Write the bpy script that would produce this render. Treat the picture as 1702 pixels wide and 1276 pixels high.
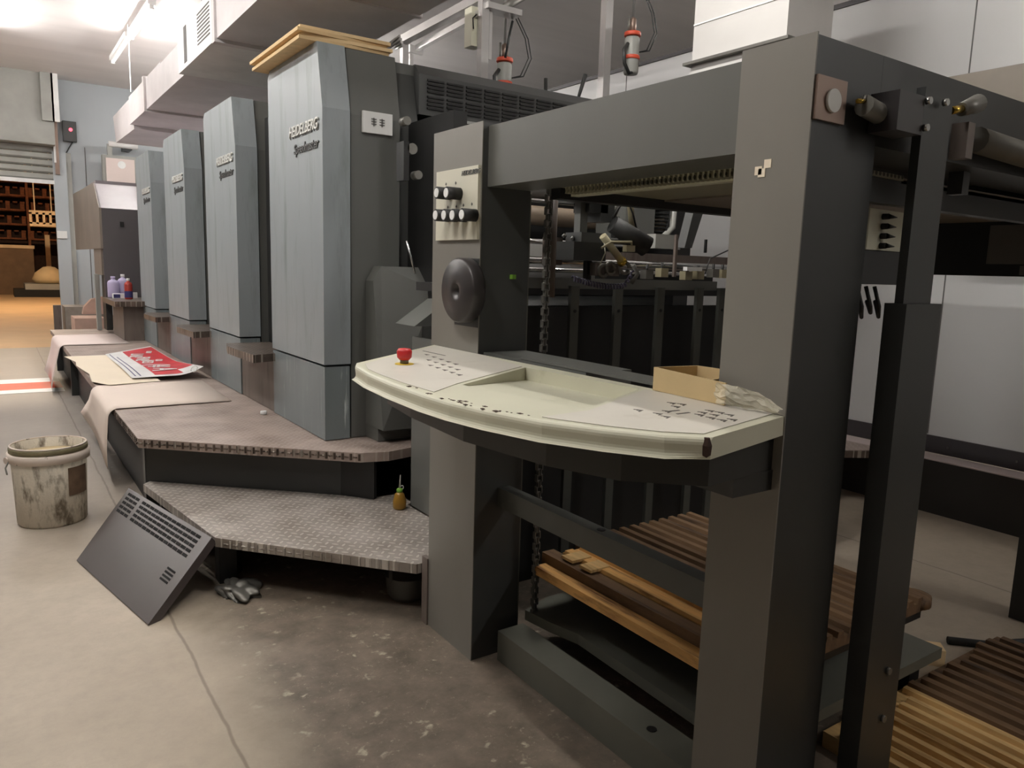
import bpy, bmesh, math, random
from mathutils import Vector, Matrix
from math import sin, cos, pi
random.seed(7)
D = bpy.data; C = bpy.context.scene.collection
for o in list(D.objects): D.objects.remove(o)

# ------------------------------------------------------------------ camera
YAW, PIT, ROL, FPX, CH = 0.60415, -0.15108, 0.030022, 1254.47, 1.125
fw = Vector((sin(YAW)*cos(PIT), cos(YAW)*cos(PIT), sin(PIT)))
r0 = Vector((cos(YAW), -sin(YAW), 0)); u0 = r0.cross(fw)
rt = cos(ROL)*r0 + sin(ROL)*u0; up = -sin(ROL)*r0 + cos(ROL)*u0
cam = D.objects.new('camera', D.cameras.new('camera')); C.objects.link(cam)
M = Matrix((rt, up, -fw)).transposed().to_4x4(); M.translation = (0, 0, CH)
cam.matrix_world = M
cam.data.sensor_width = 36; cam.data.lens = FPX/1702*36; cam.data.clip_start = 0.02; cam.data.clip_end = 100
S = bpy.context.scene; S.camera = cam
S.view_settings.view_transform = 'Standard'; S.view_settings.look = 'None'
S.view_settings.gamma = 1; S.view_settings.use_curve_mapping = False
S.view_settings.exposure = 0.08
# ------------------------------------------------------------------ world
W = D.worlds.new('world'); S.world = W; W.use_nodes = True
bg = W.node_tree.nodes['Background']; bg.inputs[0].default_value = (1.0, .97, .93, 1); bg.inputs[1].default_value = .03
LAMP = 260.0      # tube emission strength
WARM = 170.0

def P(x, y, ax, v):
    """point where the sight line of a photo pixel meets a plane"""
    d = fw*FPX + rt*(x-851) + up*(638-y); o = Vector((0, 0, CH)); i = 'XYZ'.index(ax)
    return o + d*((v-o[i])/d[i])

# ------------------------------------------------------------------ materials
def lin(c): 
    return tuple(((v/255)/12.92 if v/255 <= .04045 else ((v/255+.055)/1.055)**2.4) for v in c)
class NT:
    def __init__(s, name):
        s.m = D.materials.new(name); s.m.use_nodes = True; s.t = s.m.node_tree; s.n = s.t.nodes; s.b = s.n['Principled BSDF']
        s.co = s.n.new('ShaderNodeTexCoord')
    def link(s, a, b): s.t.links.new(a, b)
    def noise(s, scale, detail=4, stretch=(1, 1, 1), rough=.55):
        mp = s.n.new('ShaderNodeMapping'); mp.inputs['Scale'].default_value = stretch; s.link(s.co.outputs.get('Object') or s.co.outputs['Position'], mp.inputs[0])
        n = s.n.new('ShaderNodeTexNoise'); n.inputs['Scale'].default_value = scale; n.inputs['Detail'].default_value = detail
        n.inputs['Roughness'].default_value = rough; s.link(mp.outputs[0], n.inputs['Vector']); return n.outputs[0]
    def ramp(s, v, a, b, ca=(0, 0, 0), cb=(1, 1, 1)):
        r = s.n.new('ShaderNodeValToRGB'); s.link(v, r.inputs[0]); e = r.color_ramp.elements
        e[0].position = a; e[1].position = b; e[0].color = (*ca, 1); e[1].color = (*cb, 1); return r.outputs[0]
    def mix(s, f, a, b, mode='MIX'):
        m = s.n.new('ShaderNodeMix'); m.data_type = 'RGBA'; m.blend_type = mode
        for i, v in ((0, f), (6, a), (7, b)):
            if isinstance(v, bpy.types.NodeSocket): s.link(v, m.inputs[i])
            else: m.inputs[i].default_value = v if i == 0 else (*v, 1)
        return m.outputs[2]
    def math(s, op, a, b=0, c=None):
        m = s.n.new('ShaderNodeMath'); m.operation = op
        for i, v in enumerate((a, b) if c is None else (a, b, c)):
            if isinstance(v, bpy.types.NodeSocket): s.link(v, m.inputs[i])
            else: m.inputs[i].default_value = v
        return m.outputs[0]
    def bump(s, h, st=.3, d=.002):
        b = s.n.new('ShaderNodeBump'); b.inputs['Strength'].default_value = st; b.inputs['Distance'].default_value = d
        s.link(h, b.inputs['Height']); s.link(b.outputs[0], s.b.inputs['Normal'])
def mat(name, col, rough=.5, metal=0, var=.12, scale=3, stretch=(1, 1, 1), dirt=None, dth=(.58, .7), dscale=9, dstr=(1, 1, 1), bump=0, emit=0, trans=0, alpha=1):
    k = NT(name); c = lin(col)
    lo = tuple(v*(1-var) for v in c); hi = tuple(min(1, v*(1+var)) for v in c)
    out = k.ramp(k.noise(scale, 4, stretch), .3, .7, lo, hi)
    if dirt:
        f = k.ramp(k.noise(dscale, 6, dstr, .65), *dth); out = k.mix(f, out, lin(dirt))
    k.link(out, k.b.inputs['Base Color']); k.b.inputs['Roughness'].default_value = rough; k.b.inputs['Metallic'].default_value = metal
    if bump: k.bump(k.noise(scale*12, 3), bump)
    if emit: k.b.inputs['Emission Color'].default_value = (*c, 1); k.b.inputs['Emission Strength'].default_value = emit
    if trans: k.b.inputs['Transmission Weight'].default_value = trans
    k.b.inputs['Alpha'].default_value = alpha
    return k.m
def diamond(name, col, pitch=.022, dirt=(70, 60, 52), rough=.42, metal=.55, h=.0016, rub=(210, 200, 188)):
    k = NT(name); sx = k.n.new('ShaderNodeSeparateXYZ'); k.link(k.co.outputs['Object'], sx.inputs[0])
    x, y = k.math('MULTIPLY', k.math('ADD', sx.outputs[0], sx.outputs[1]), .7071/pitch), k.math('MULTIPLY', k.math('SUBTRACT', sx.outputs[0], sx.outputs[1]), .7071/pitch)
    par = k.math('MODULO', k.math('ABSOLUTE', k.math('ADD', k.math('FLOOR', x), k.math('FLOOR', y))), 2)
    fx = k.math('SUBTRACT', k.math('FRACT', x), .5); fy = k.math('SUBTRACT', k.math('FRACT', y), .5)
    sel = k.math('ROUND', par)
    a = k.math('ADD', k.math('MULTIPLY', fx, sel), k.math('MULTIPLY', fy, k.math('SUBTRACT', 1, sel)))
    b = k.math('ADD', k.math('MULTIPLY', fy, sel), k.math('MULTIPLY', fx, k.math('SUBTRACT', 1, sel)))
    r = k.math('ADD', k.math('POWER', k.math('DIVIDE', a, .46), 2), k.math('POWER', k.math('DIVIDE', b, .16), 2))
    hgt = k.math('MULTIPLY', k.math('MAXIMUM', k.math('SUBTRACT', 1, r), 0), 1); hgt.node.use_clamp = True
    top = k.math('MINIMUM', k.math('MULTIPLY', hgt, 3), 1)
    base = k.mix(k.ramp(k.noise(7, 6), .35, .7), lin(col), lin(dirt))
    k.link(k.mix(k.math('MULTIPLY', top, .55), base, lin(rub)), k.b.inputs['Base Color'])
    k.b.inputs['Metallic'].default_value = metal; k.b.inputs['Roughness'].default_value = rough
    k.bump(top, 1.0, h); return k.m

M_ = {}
def mk(key, *a, **k): M_[key] = mat(key, *a, **k)
mk('cover', (150, 157, 160), .42, 0, .06, 1.6, (2, 2, .6), dirt=(112, 122, 116), dth=(.52, .8), dscale=3, dstr=(3, 3, .5))
mk('cover_low', (120, 128, 130), .45, 0, .12, 2.5, (2, 2, .6), dirt=(196, 204, 204), dth=(.60, .68), dscale=7, dstr=(6, 6, .3))
mk('guard', (98, 99, 95), .42, 0, .06, 2, (2, 2, .5))
mk('guard_dark', (74, 75, 74), .4, 0, .06, 3)
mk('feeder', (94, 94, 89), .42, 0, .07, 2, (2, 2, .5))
mk('feeder_lit', (124, 120, 113), .42, 0, .05, 2, (2, 2, .5))
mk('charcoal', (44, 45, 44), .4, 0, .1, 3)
mk('black', (24, 24, 24), .5, 0, .2, 5)
mk('slot_black', (10, 10, 10), .95)
mk('blackplastic', (50, 46, 46), .38, 0, .08, 5)
mk('rubber', (34, 34, 33), .6)
mk('white_cap', (215, 215, 210), .4)
mk('ivory', (205, 203, 182), .38, 0, .05, 4, dirt=(168, 166, 138), dth=(.62, .8), dscale=5)
mk('ivory_panel', (212, 208, 190), .4, 0, .04, 5)
mk('tray_face', (208, 203, 192), .42, 0, .05, 6, dirt=(184, 176, 160), dth=(.6, .8), dscale=8)
mk('ink', (92, 86, 80), .6)
mk('chip', (62, 40, 30), .8)
mk('steel', (170, 170, 168), .25, .9, .1, 8)
mk('chrome', (215, 215, 215), .12, 1, .05, 8)
mk('dull_metal', (118, 116, 110), .45, .5, .12, 8)
mk('tanroll', (146, 130, 112), .45, 0, .15, 8)
mk('greyroll', (105, 104, 102), .35, 0, .1, 6)
mk('white_duct', (204, 201, 197), .45, 0, .05, 3, bump=.3)
mk('foil_duct', (206, 200, 200), .5, 0, .1, 3, bump=.5)
mk('grille_white', (228, 226, 224), .5)
mk('slot', (96, 94, 92), .7)
mk('alu', (190, 188, 186), .3, .8, .08, 6)
mk('wall_far', (176, 182, 186), .6, 0, .04, 1)
mk('wall_white', (206, 205, 204), .38, 0, .03, 1)
mk('kick', (62, 58, 60), .5)
mk('ledge', (200, 186, 184), .6)
mk('dark_beam', (56, 53, 51), .6, 0, .1, 3)
mk('ceiling', (222, 218, 216), .55, 0, .05, 1.2, (.2, 3, 1))
mk('shutter', (158, 158, 152), .5)
mk('kraft', (228, 200, 154), .8, 0, .06, 6)
mk('kraft_edge', (214, 184, 138), .8, 0, .1, 30, (1, 1, 30))
mk('paper', (232, 216, 204), .75, 0, .03, 3)
mk('paper_cream', (236, 222, 200), .75, 0, .03, 3)
mk('paper_back', (226, 210, 204), .75, 0, .03, 3)
mk('red', (200, 40, 42), .45, 0, .05, 9)
mk('redprint', (206, 48, 58), .5, 0, .18, 9)
mk('white', (232, 232, 230), .5)
mk('yellow', (222, 190, 60), .5)
mk('orangeband', (212, 84, 58), .5)
mk('clear', (205, 200, 190), .25, 0, .05, 5, alpha=.55)
mk('plastic_film', (228, 222, 200), .12, 0, .1, 12, alpha=.5, bump=1)
mk('cardboard', (200, 176, 132), .8, 0, .1, 6, bump=.2)
mk('bucket', (196, 186, 168), .6, 0, .12, 6, (2, 2, .5), dirt=(104, 92, 76), dth=(.48, .66), dscale=10, dstr=(2.2, 2.2, .9), bump=.8)
mk('bucket_rim', (216, 202, 190), .55, 0, .08, 8, dirt=(70, 62, 50), dth=(.62, .68), dscale=14)
mk('rim_dirt', (120, 112, 84), .6, 0, .2, 20)
mk('label_stain', (112, 90, 72), .7, 0, .3, 20)
mk('cream_fluid', (238, 214, 168), .3, 0, .05, 5)
mk('ventpanel', (72, 65, 63), .38, 0, .05, 4)
mk('oil', (150, 112, 40), .3, 0, .2, 8)
mk('green', (120, 170, 60), .4)
mk('brown_guard', (108, 97, 90), .5, 0, .12, 6, (3, 3, .6), dirt=(70, 56, 48), dth=(.55, .75), dscale=6, dstr=(4, 4, .5))
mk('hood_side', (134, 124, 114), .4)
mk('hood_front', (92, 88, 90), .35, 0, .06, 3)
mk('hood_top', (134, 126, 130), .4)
mk('lavender', (190, 180, 215), .4)
mk('redbottle', (170, 60, 50), .4)
mk('navy', (60, 58, 110), .4)
mk('woodlight', (226, 174, 104), .7, 0, .22, 5, (9, .8, 4), dirt=(110, 66, 30), dth=(.5, .68), dscale=5, dstr=(7, .6, 3))
mk('wooddark', (112, 86, 60), .75, 0, .2, 5, (9, .8, 4), dirt=(52, 38, 28), dth=(.5, .7), dscale=5, dstr=(7, .6, 3))
mk('woodpale', (216, 180, 122), .7, 0, .18, 5, (9, .8, 4), dirt=(150, 112, 60), dth=(.5, .7), dscale=5, dstr=(7, .6, 3))
mk('plate_green', (108, 108, 98), .5, .2, .15, 3)
mk('rail', (84, 85, 80), .5, .2, .12, 5)
mk('copper', (132, 112, 100), .35, .5, .12, 6)
mk('brass', (190, 160, 70), .25, .9)
mk('cabinet_brown', (128, 118, 106), .5)
mk('purple', (84, 78, 100), .3)
mk('tube_tan', (160, 152, 124), .4)
mk('lamp_spill_floor', (206, 168, 124), .6, 0, .08, 2)
mk('next_wall', (150, 118, 86), .8)
mk('rack', (176, 104, 56), .6, 0, .3, 14)
mk('rackdark', (70, 42, 26), .7, 0, .3, 14)
mk('crate', (236, 206, 164), .5)
mk('machine_brown', (118, 92, 66), .6, 0, .12, 6)
mk('pink_wood', (206, 172, 156), .7, 0, .1, 8)
mk('grime', (150, 140, 130), .7, 0, .2, 10)
M_['plate_low'] = diamond('plate_low', (176, 168, 160), .03, (138, 128, 118), .36, .2, .0025, (232, 226, 216))
M_['plate_up'] = diamond('plate_up', (172, 156, 147), .026, (138, 122, 112), .5, .1, .0008, (186, 174, 165))
M_['plate_edge'] = diamond('plate_edge', (120, 106, 96), .03, (60, 50, 44), .35, .5, .003)

def floor_mat():
    k = NT('concrete_floor'); k.co = k.n.new('ShaderNodeNewGeometry'); k.co.outputs[0].name
    sx = k.n.new('ShaderNodeSeparateXYZ'); k.link(k.co.outputs['Position'], sx.inputs[0])
    base = k.ramp(k.noise(1.1, 5), .32, .7, lin((160, 147, 130)), lin((186, 173, 155)))
    base = k.mix(k.math('MULTIPLY', k.ramp(k.noise(16, 8, (1, 1, 1), .8), .42, .7), .3), base, lin((132, 121, 108)))
    # grimy strip along the machine
    edge = k.math('ADD', sx.outputs[0], k.math('MULTIPLY', k.math('SUBTRACT', k.noise(2.3, 5), .5), .35))
    m1 = k.n.new('ShaderNodeMapRange'); k.link(edge, m1.inputs[0]); m1.inputs[1].default_value = .40; m1.inputs[2].default_value = .62
    m2 = k.n.new('ShaderNodeMapRange'); k.link(edge, m2.inputs[0]); m2.inputs[1].default_value = 2.3; m2.inputs[2].default_value = 1.7
    dm = k.math('MULTIPLY', m1.outputs[0], m2.outputs[0])
    dark = k.ramp(k.noise(9, 7, (1, 1, 1), .7), .3, .75, lin((82, 73, 63)), lin((138, 124, 110)))
    col = k.mix(k.math('MULTIPLY', dm, .93), base, dark)
    # further down the aisle a greyer tone
    m3 = k.n.new('ShaderNodeMapRange'); k.link(sx.outputs[1], m3.inputs[0]); m3.inputs[1].default_value = 2.9; m3.inputs[2].default_value = 4.6
    col = k.mix(k.math('MULTIPLY', m3.outputs[0], .6), col, lin((132, 128, 126)))
    # paint specks in the grimy strip
    v = k.n.new('ShaderNodeTexVoronoi'); v.inputs['Scale'].default_value = 15; v.inputs['Randomness'].default_value = 1
    mp = k.n.new('ShaderNodeMapping'); k.link(k.co.outputs['Position'], mp.inputs[0]); ds = k.n.new('ShaderNodeVectorMath'); ds.operation = 'MULTIPLY_ADD'; nz = k.n.new('ShaderNodeTexNoise'); nz.inputs['Scale'].default_value = 26; nz.inputs['Detail'].default_value = 5; k.link(mp.outputs[0], nz.inputs['Vector'])
    k.link(nz.outputs[1], ds.inputs[0]); ds.inputs[1].default_value = (.09, .09, .09); k.link(mp.outputs[0], ds.inputs[2]); k.link(ds.outputs[0], v.inputs['Vector'])
    sp = k.ramp(v.outputs['Distance'], .09, .22, (1, 1, 1), (0, 0, 0))
    ms = k.ramp(k.noise(4, 7, (1, 1, 1), .85), .43, .58)
    sp2 = k.ramp(k.noise(48, 7, (1, 1, 1), .85), .56, .68)
    f = k.math('MULTIPLY', k.math('MAXIMUM', k.math('MULTIPLY', sp, ms), k.math('MULTIPLY', sp2, ms)), k.math('MULTIPLY', dm, .85))
    col = k.mix(f, col, lin((205, 196, 172)))
    # expansion joints
    for (ax, pos) in ((0, .42), (0, 3.05)):
        d = k.math('ABSOLUTE', k.math('SUBTRACT', k.math('ADD', sx.outputs[ax], k.math('MULTIPLY', k.noise(6, 2), .02)), pos))
        j = k.n.new('ShaderNodeMapRange'); k.link(d, j.inputs[0]); j.inputs[1].default_value = .002; j.inputs[2].default_value = .006; j.inputs[3].default_value = .6; j.inputs[4].default_value = 0
        col = k.mix(j.outputs[0], col, lin((96, 86, 74)))
    k.link(col, k.b.inputs['Base Color']); k.b.inputs['Roughness'].default_value = .5
    k.bump(k.noise(60, 5), .25, .002); return k.m
M_['floor'] = floor_mat()
def emis(name, col, st):
    k = NT(name); k.b.inputs['Base Color'].default_value = (*col, 1); k.b.inputs['Emission Color'].default_value = (*col, 1); k.b.inputs['Emission Strength'].default_value = st; return k.m
M_['tube_on'] = emis('tube_on', (1, .97, .93), LAMP)
M_['tube_dim'] = emis('tube_dim', (1, .97, .95), 1.0)
M_['warm_on'] = emis('warm_on', (1, .80, .56), WARM)
M_['led_red'] = emis('led_red', (1, .08, .12), 3)
def perf(name, col, hole, sc, rough=.5):
    k = NT(name); v = k.n.new('ShaderNodeTexVoronoi'); v.inputs['Scale'].default_value = sc; v.inputs['Randomness'].default_value = 0
    k.link(k.co.outputs['Object'], v.inputs['Vector'])
    k.link(k.mix(k.ramp(v.outputs['Distance'], .3, .36), lin(hole), lin(col)), k.b.inputs['Base Color']); k.b.inputs['Roughness'].default_value = rough; return k.m
M_['perf'] = perf('perforated_sheet', (150, 146, 124), (60, 58, 48), 70)

# ------------------------------------------------------------------ builders
class MB:
    def __init__(s): s.b = bmesh.new()
    def face(s, pts):
        vs = [s.b.verts.new(p) for p in pts]
        try: return s.b.faces.new(vs)
        except Exception: return None
    def hexa(s, a, b):        # a, b: 4 corner rings (bottom, top)
        va = [s.b.verts.new(p) for p in a]; vb = [s.b.verts.new(p) for p in b]; n = len(va)
        s.b.faces.new(va[::-1]); s.b.faces.new(vb)
        for i in range(n): s.b.faces.new((va[i], va[(i+1) % n], vb[(i+1) % n], vb[i]))
        return s
    def box(s, x0, x1, y0, y1, z0, z1):
        r = [(x0, y0), (x1, y0), (x1, y1), (x0, y1)]
        return s.hexa([(x, y, z0) for x, y in r], [(x, y, z1) for x, y in r])
    def prism(s, poly, ax, a, b):
        def f(p, v): return {'X': (v, p[0], p[1]), 'Y': (p[0], v, p[1]), 'Z': (p[0], p[1], v)}[ax]
        return s.hexa([f(p, a) for p in poly], [f(p, b) for p in poly])
    def cyl(s, p, q, r, n=16, r2=None, cap=True):
        p = Vector(p); q = Vector(q); d = (q-p).normalized(); r2 = r if r2 is None else r2
        e = d.orthogonal().normalized(); f = d.cross(e)
        va = [s.b.verts.new(p+r*(cos(2*pi*i/n)*e+sin(2*pi*i/n)*f)) for i in range(n)]
        vb = [s.b.verts.new(q+r2*(cos(2*pi*i/n)*e+sin(2*pi*i/n)*f)) for i in range(n)]
        for i in range(n): s.b.faces.new((va[i], va[(i+1) % n], vb[(i+1) % n], vb[i])).smooth = True
        if cap: s.b.faces.new(va[::-1]); s.b.faces.new(vb)
        return s
    def tube(s, pts, r, n=8):
        pts = [Vector(p) for p in pts]; rings = []; e = None
        for i, p in enumerate(pts):
            d = (pts[min(i+1, len(pts)-1)]-pts[max(i-1, 0)]).normalized()
            if e is None: e = d.orthogonal().normalized()
            e = (e-d*e.dot(d)).normalized(); f = d.cross(e)
            rr = r[i] if isinstance(r, (list, tuple)) else r
            rings.append([s.b.verts.new(p+rr*(cos(2*pi*k/n)*e+sin(2*pi*k/n)*f)) for k in range(n)])
        for a, b in zip(rings, rings[1:]):
            for k in range(n): s.b.faces.new((a[k], a[(k+1) % n], b[(k+1) % n], b[k])).smooth = True
        s.b.faces.new(rings[0][::-1]); s.b.faces.new(rings[-1]); return s
    def lathe(s, prof, c, n=32, sharp=False, loop=False):
        rings = []
        for r, z in prof: rings.append([s.b.verts.new((c[0]+r*cos(2*pi*k/n), c[1]+r*sin(2*pi*k/n), c[2]+z)) for k in range(n)])
        for a, b in zip(rings, rings[1:]+([rings[0]] if loop else [])):
            for k in range(n): s.b.faces.new((a[k], a[(k+1) % n], b[(k+1) % n], b[k])).smooth = not sharp
        if not loop: s.b.faces.new(rings[0][::-1]); s.b.faces.new(rings[-1])
        return s
    def bevel(s, w, seg=2, ang=.5):
        es = [e for e in s.b.edges if len(e.link_faces) == 2 and e.calc_face_angle(0) > ang]
        bmesh.ops.bevel(s.b, geom=es, offset=w, segments=seg, affect='EDGES', clamp_overlap=True, profile=.5)
        return s
    def xf(s, M): bmesh.ops.transform(s.b, matrix=M, verts=s.b.verts); return s
    def build(s, name, m, parent=None, label=None, recalc=True):
        if recalc: bmesh.ops.recalc_face_normals(s.b, faces=s.b.faces)
        org = Vector((0, 0, 0))
        if parent is not None: org = wloc(parent)
        else:
            xs = [v.co for v in s.b.verts]
            org = Vector(((min(v.x for v in xs)+max(v.x for v in xs))/2, (min(v.y for v in xs)+max(v.y for v in xs))/2, min(v.z for v in xs)))
        bmesh.ops.translate(s.b, vec=-org, verts=s.b.verts)
        me = D.meshes.new(name); s.b.to_mesh(me); s.b.free()
        me.materials.append(M_[m] if isinstance(m, str) else m)
        o = D.objects.new(name, me); C.objects.link(o)
        if parent is None: o.location = org
        else: o.parent = parent
        if label: o['label'] = label
        return o
def wloc(o):
    v = Vector(o.location); p = o.parent
    while p: v += Vector(p.location); p = p.parent
    return v
def thing(name, loc, label, cat, group=None):
    o = D.objects.new(name, None); o.empty_display_size = .1; C.objects.link(o); o.location = loc; o['label'] = label; o['category'] = cat
    if group: o['group'] = group
    return o
def tag(o, label, cat, group=None):
    o['label'] = label; o['category'] = cat
    if group: o['group'] = group
    return o
def struct(o): o['kind'] = 'structure'; return o
def B(*a): return MB().box(*a)
def copy_tree(o, loc):
    r = o.copy(); C.objects.link(r); r.location = loc
    def rec(src, dst):
        for ch in [c for c in D.objects if c.parent == src]:
            n = ch.copy(); C.objects.link(n); n.parent = dst; rec(ch, n)
    rec(o, r); return r
def text(s, size, loc, xax, upax, ext, name, m, parent, shear=0, align='CENTER', wid=1.0):
    cu = D.curves.new('t', 'FONT'); cu.body = s; cu.size = size; cu.extrude = ext; cu.shear = shear; cu.align_x = align; cu.align_y = 'CENTER'; cu.offset = size*.012
    ob = D.objects.new('t', cu); C.objects.link(ob); bpy.context.view_layer.update()
    me = D.meshes.new_from_object(ob.evaluated_get(bpy.context.evaluated_depsgraph_get())); D.objects.remove(ob); D.curves.remove(cu)
    x = Vector(xax).normalized(); u = Vector(upax).normalized(); n = x.cross(u)
    T = Matrix((x*wid, u, n)).transposed().to_4x4(); T.translation = Vector(loc)-(wloc(parent) if parent else Vector((0, 0, 0)))
    me.transform(T); me.materials.clear(); me.materials.append(M_[m]); me.name = name
    o = D.objects.new(name, me); C.objects.link(o); o.parent = parent; return o

# ------------------------------------------------------------------ setting
ZC = 3.45; YW = 12.2; XR = 3.90
struct(B(-7, 8, -5, 10.9, -.1, 0).build('floor', 'floor'))
struct(B(-7, 8, 10.9, 36, -.1, 0).build('floor', 'lamp_spill_floor'))  # starts before the doorway; warm lamp spill is put into its tan colour
struct(B(-7, 8, -5, YW+.1, ZC, ZC+.1).build('ceiling', 'ceiling'))
struct(B(-7, 8, YW+.1, 36, ZC+1.4, ZC+1.5).build('ceiling', 'next_wall'))
DX0, DX1, DZ = -2.6, .84, 2.95
struct(B(DX1, 8, YW, YW+.12, .30, ZC).build('wall_back', 'wall_far'))
struct(B(DX1, 8, YW+.03, YW+.12, 0, .30).build('baseboard_back', 'grime'))
struct(B(-7, DX0, YW, YW+.12, 0, ZC).build('wall_back', 'wall_far'))
struct(B(DX0, DX1, YW, YW+.12, DZ, ZC).build('wall_back', 'wall_far'))
# partition behind the machine
struct(B(XR, XR+.08, -3, YW, .355, 2.575).build('wall_right', 'wall_white'))
k = MB().box(XR-.012, XR, -3, YW, .268, .355)
kick = struct(k.build('baseboard_right', 'kick'))
rv = MB()
for i in range(40): y = -1+i*.31; rv.cyl((XR-.013, y, .31), (XR-.018, y, .31), .006, 8)
rv.build('rivet', 'steel', kick)
struct(B(XR-.01, XR+.09, -3, YW, 2.575, 2.60).build('trim_1', 'kick'))
# seams in wall panels
sm = MB()
for y in (1.9, 3.1, 4.3): sm.box(XR-.002, XR, y, y+.006, .36, 2.57)
struct(sm.build('trim_2', 'slot'))
struct(B(1.17, 1.18, YW-.004, YW, .3, 2.6).build('trim_3', 'slot'))
# roller shutter in the doorway
sh = D.objects.new('door_1', None); C.objects.link(sh); sh.location = (-.9, YW, 2.08); sh['kind'] = 'structure'
B(DX0, DX1-.03, YW-.28, YW, 2.56, ZC).build('shutter_housing', 'shutter', sh)
c = MB(); z = 2.12
while z < 2.56: c.prism([(YW-.02, z), (YW-.05, z+.02), (YW-.05, z+.075), (YW-.02, z+.085)], 'X', DX0, DX1-.04); z += .09
c.build('shutter_slats', 'shutter', sh)
B(DX0, DX1-.05, YW-.07, YW-.02, 2.07, 2.12).build('bottom_bar', 'white', sh)
B(DX1-.06, DX1+.10, YW-.06, YW, .0, 2.50).build('guide_rail', 'wall_far', sh)
B(DX1+.10, DX1+.16, YW-.035, YW, .3, 2.50).build('guide_rail', 'shutter', sh)
struct(B(DX0, DX0+.08, YW-.02, YW, 0, 2.56).build('trim_4', 'wall_far'))
# next room shell
struct(B(-7, 8, 35.9, 36, 0, 4.85).build('wall_next', 'next_wall'))

# painted floor marking
fm = thing('floor_marking', (0, 7.6, 0), 'white and orange-red painted band across the aisle floor', 'floor marking')
for n, m, y0, y1 in (('white_stripe', 'white', 7.28, 7.47), ('red_stripe', 'orangeband', 7.47, 7.86), ('white_stripe', 'white', 7.86, 8.12)):
    B(-3, .46, y0, y1, 0, .003).build(n, m, fm)

# ------------------------------------------------------------------ ceiling lamps
def lamp(x, y0, y1, label, tube='tube_on', group=None, drop=0):
    t = thing('fluorescent_lamp', (x, (y0+y1)/2, globals()['ZC']-.09-drop), label, 'ceiling lamp', group)
    ZC = globals()['ZC']-drop
    if drop:
        for yy in (y0+.2, y1-.2): MB().cyl((x, yy, ZC), (x, yy, ZC+drop), .004, 6).build('hanging_rod', 'white', t)
    B(x-.035, x+.035, y0, y1, ZC-.05, ZC).build('batten', 'white', t)
    for s in (-1, 1):
        B(x-.02, x+.02, (y0+.01 if s < 0 else y1-.04), (y0+.04 if s < 0 else y1-.01), ZC-.085, ZC-.05).build('lamp_holder', 'white', t)
    MB().cyl((x, y0+.03, ZC-.068), (x, y1-.03, ZC-.068), .014, 10).build('tube', tube, t)
    return t
lamp(1.36, 7.9, 9.15, 'bright fluorescent tube on the ceiling left of the duct')
lamp(1.34, 9.18, 10.4, 'dim unlit fluorescent tube beyond the bright tube', 'tube_dim')
lamp(.10, 8.6, 9.8, 'bright fluorescent tube at the upper left corner of the photo')
G = 'aisle lamps and added fill lamps above and behind the viewer'  # aisle row follows the floor shadow; all others are added fill lamps
for (x, y) in ((-.4, 5.0), (-.4, 3.0), (-.4, .8), (3.35, -2.6), (1.6, 1.5), (5.4, 2.5), (5.9, .4), (3.1, 9.5), (2.9, 7.6), (-1.9, 9.4), (-1.9, 7.0)):
    lamp(x, y, y+1.2, 'unseen fluorescent tube of the aisle row and its added fill lamps', group=G, drop=.38)

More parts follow.
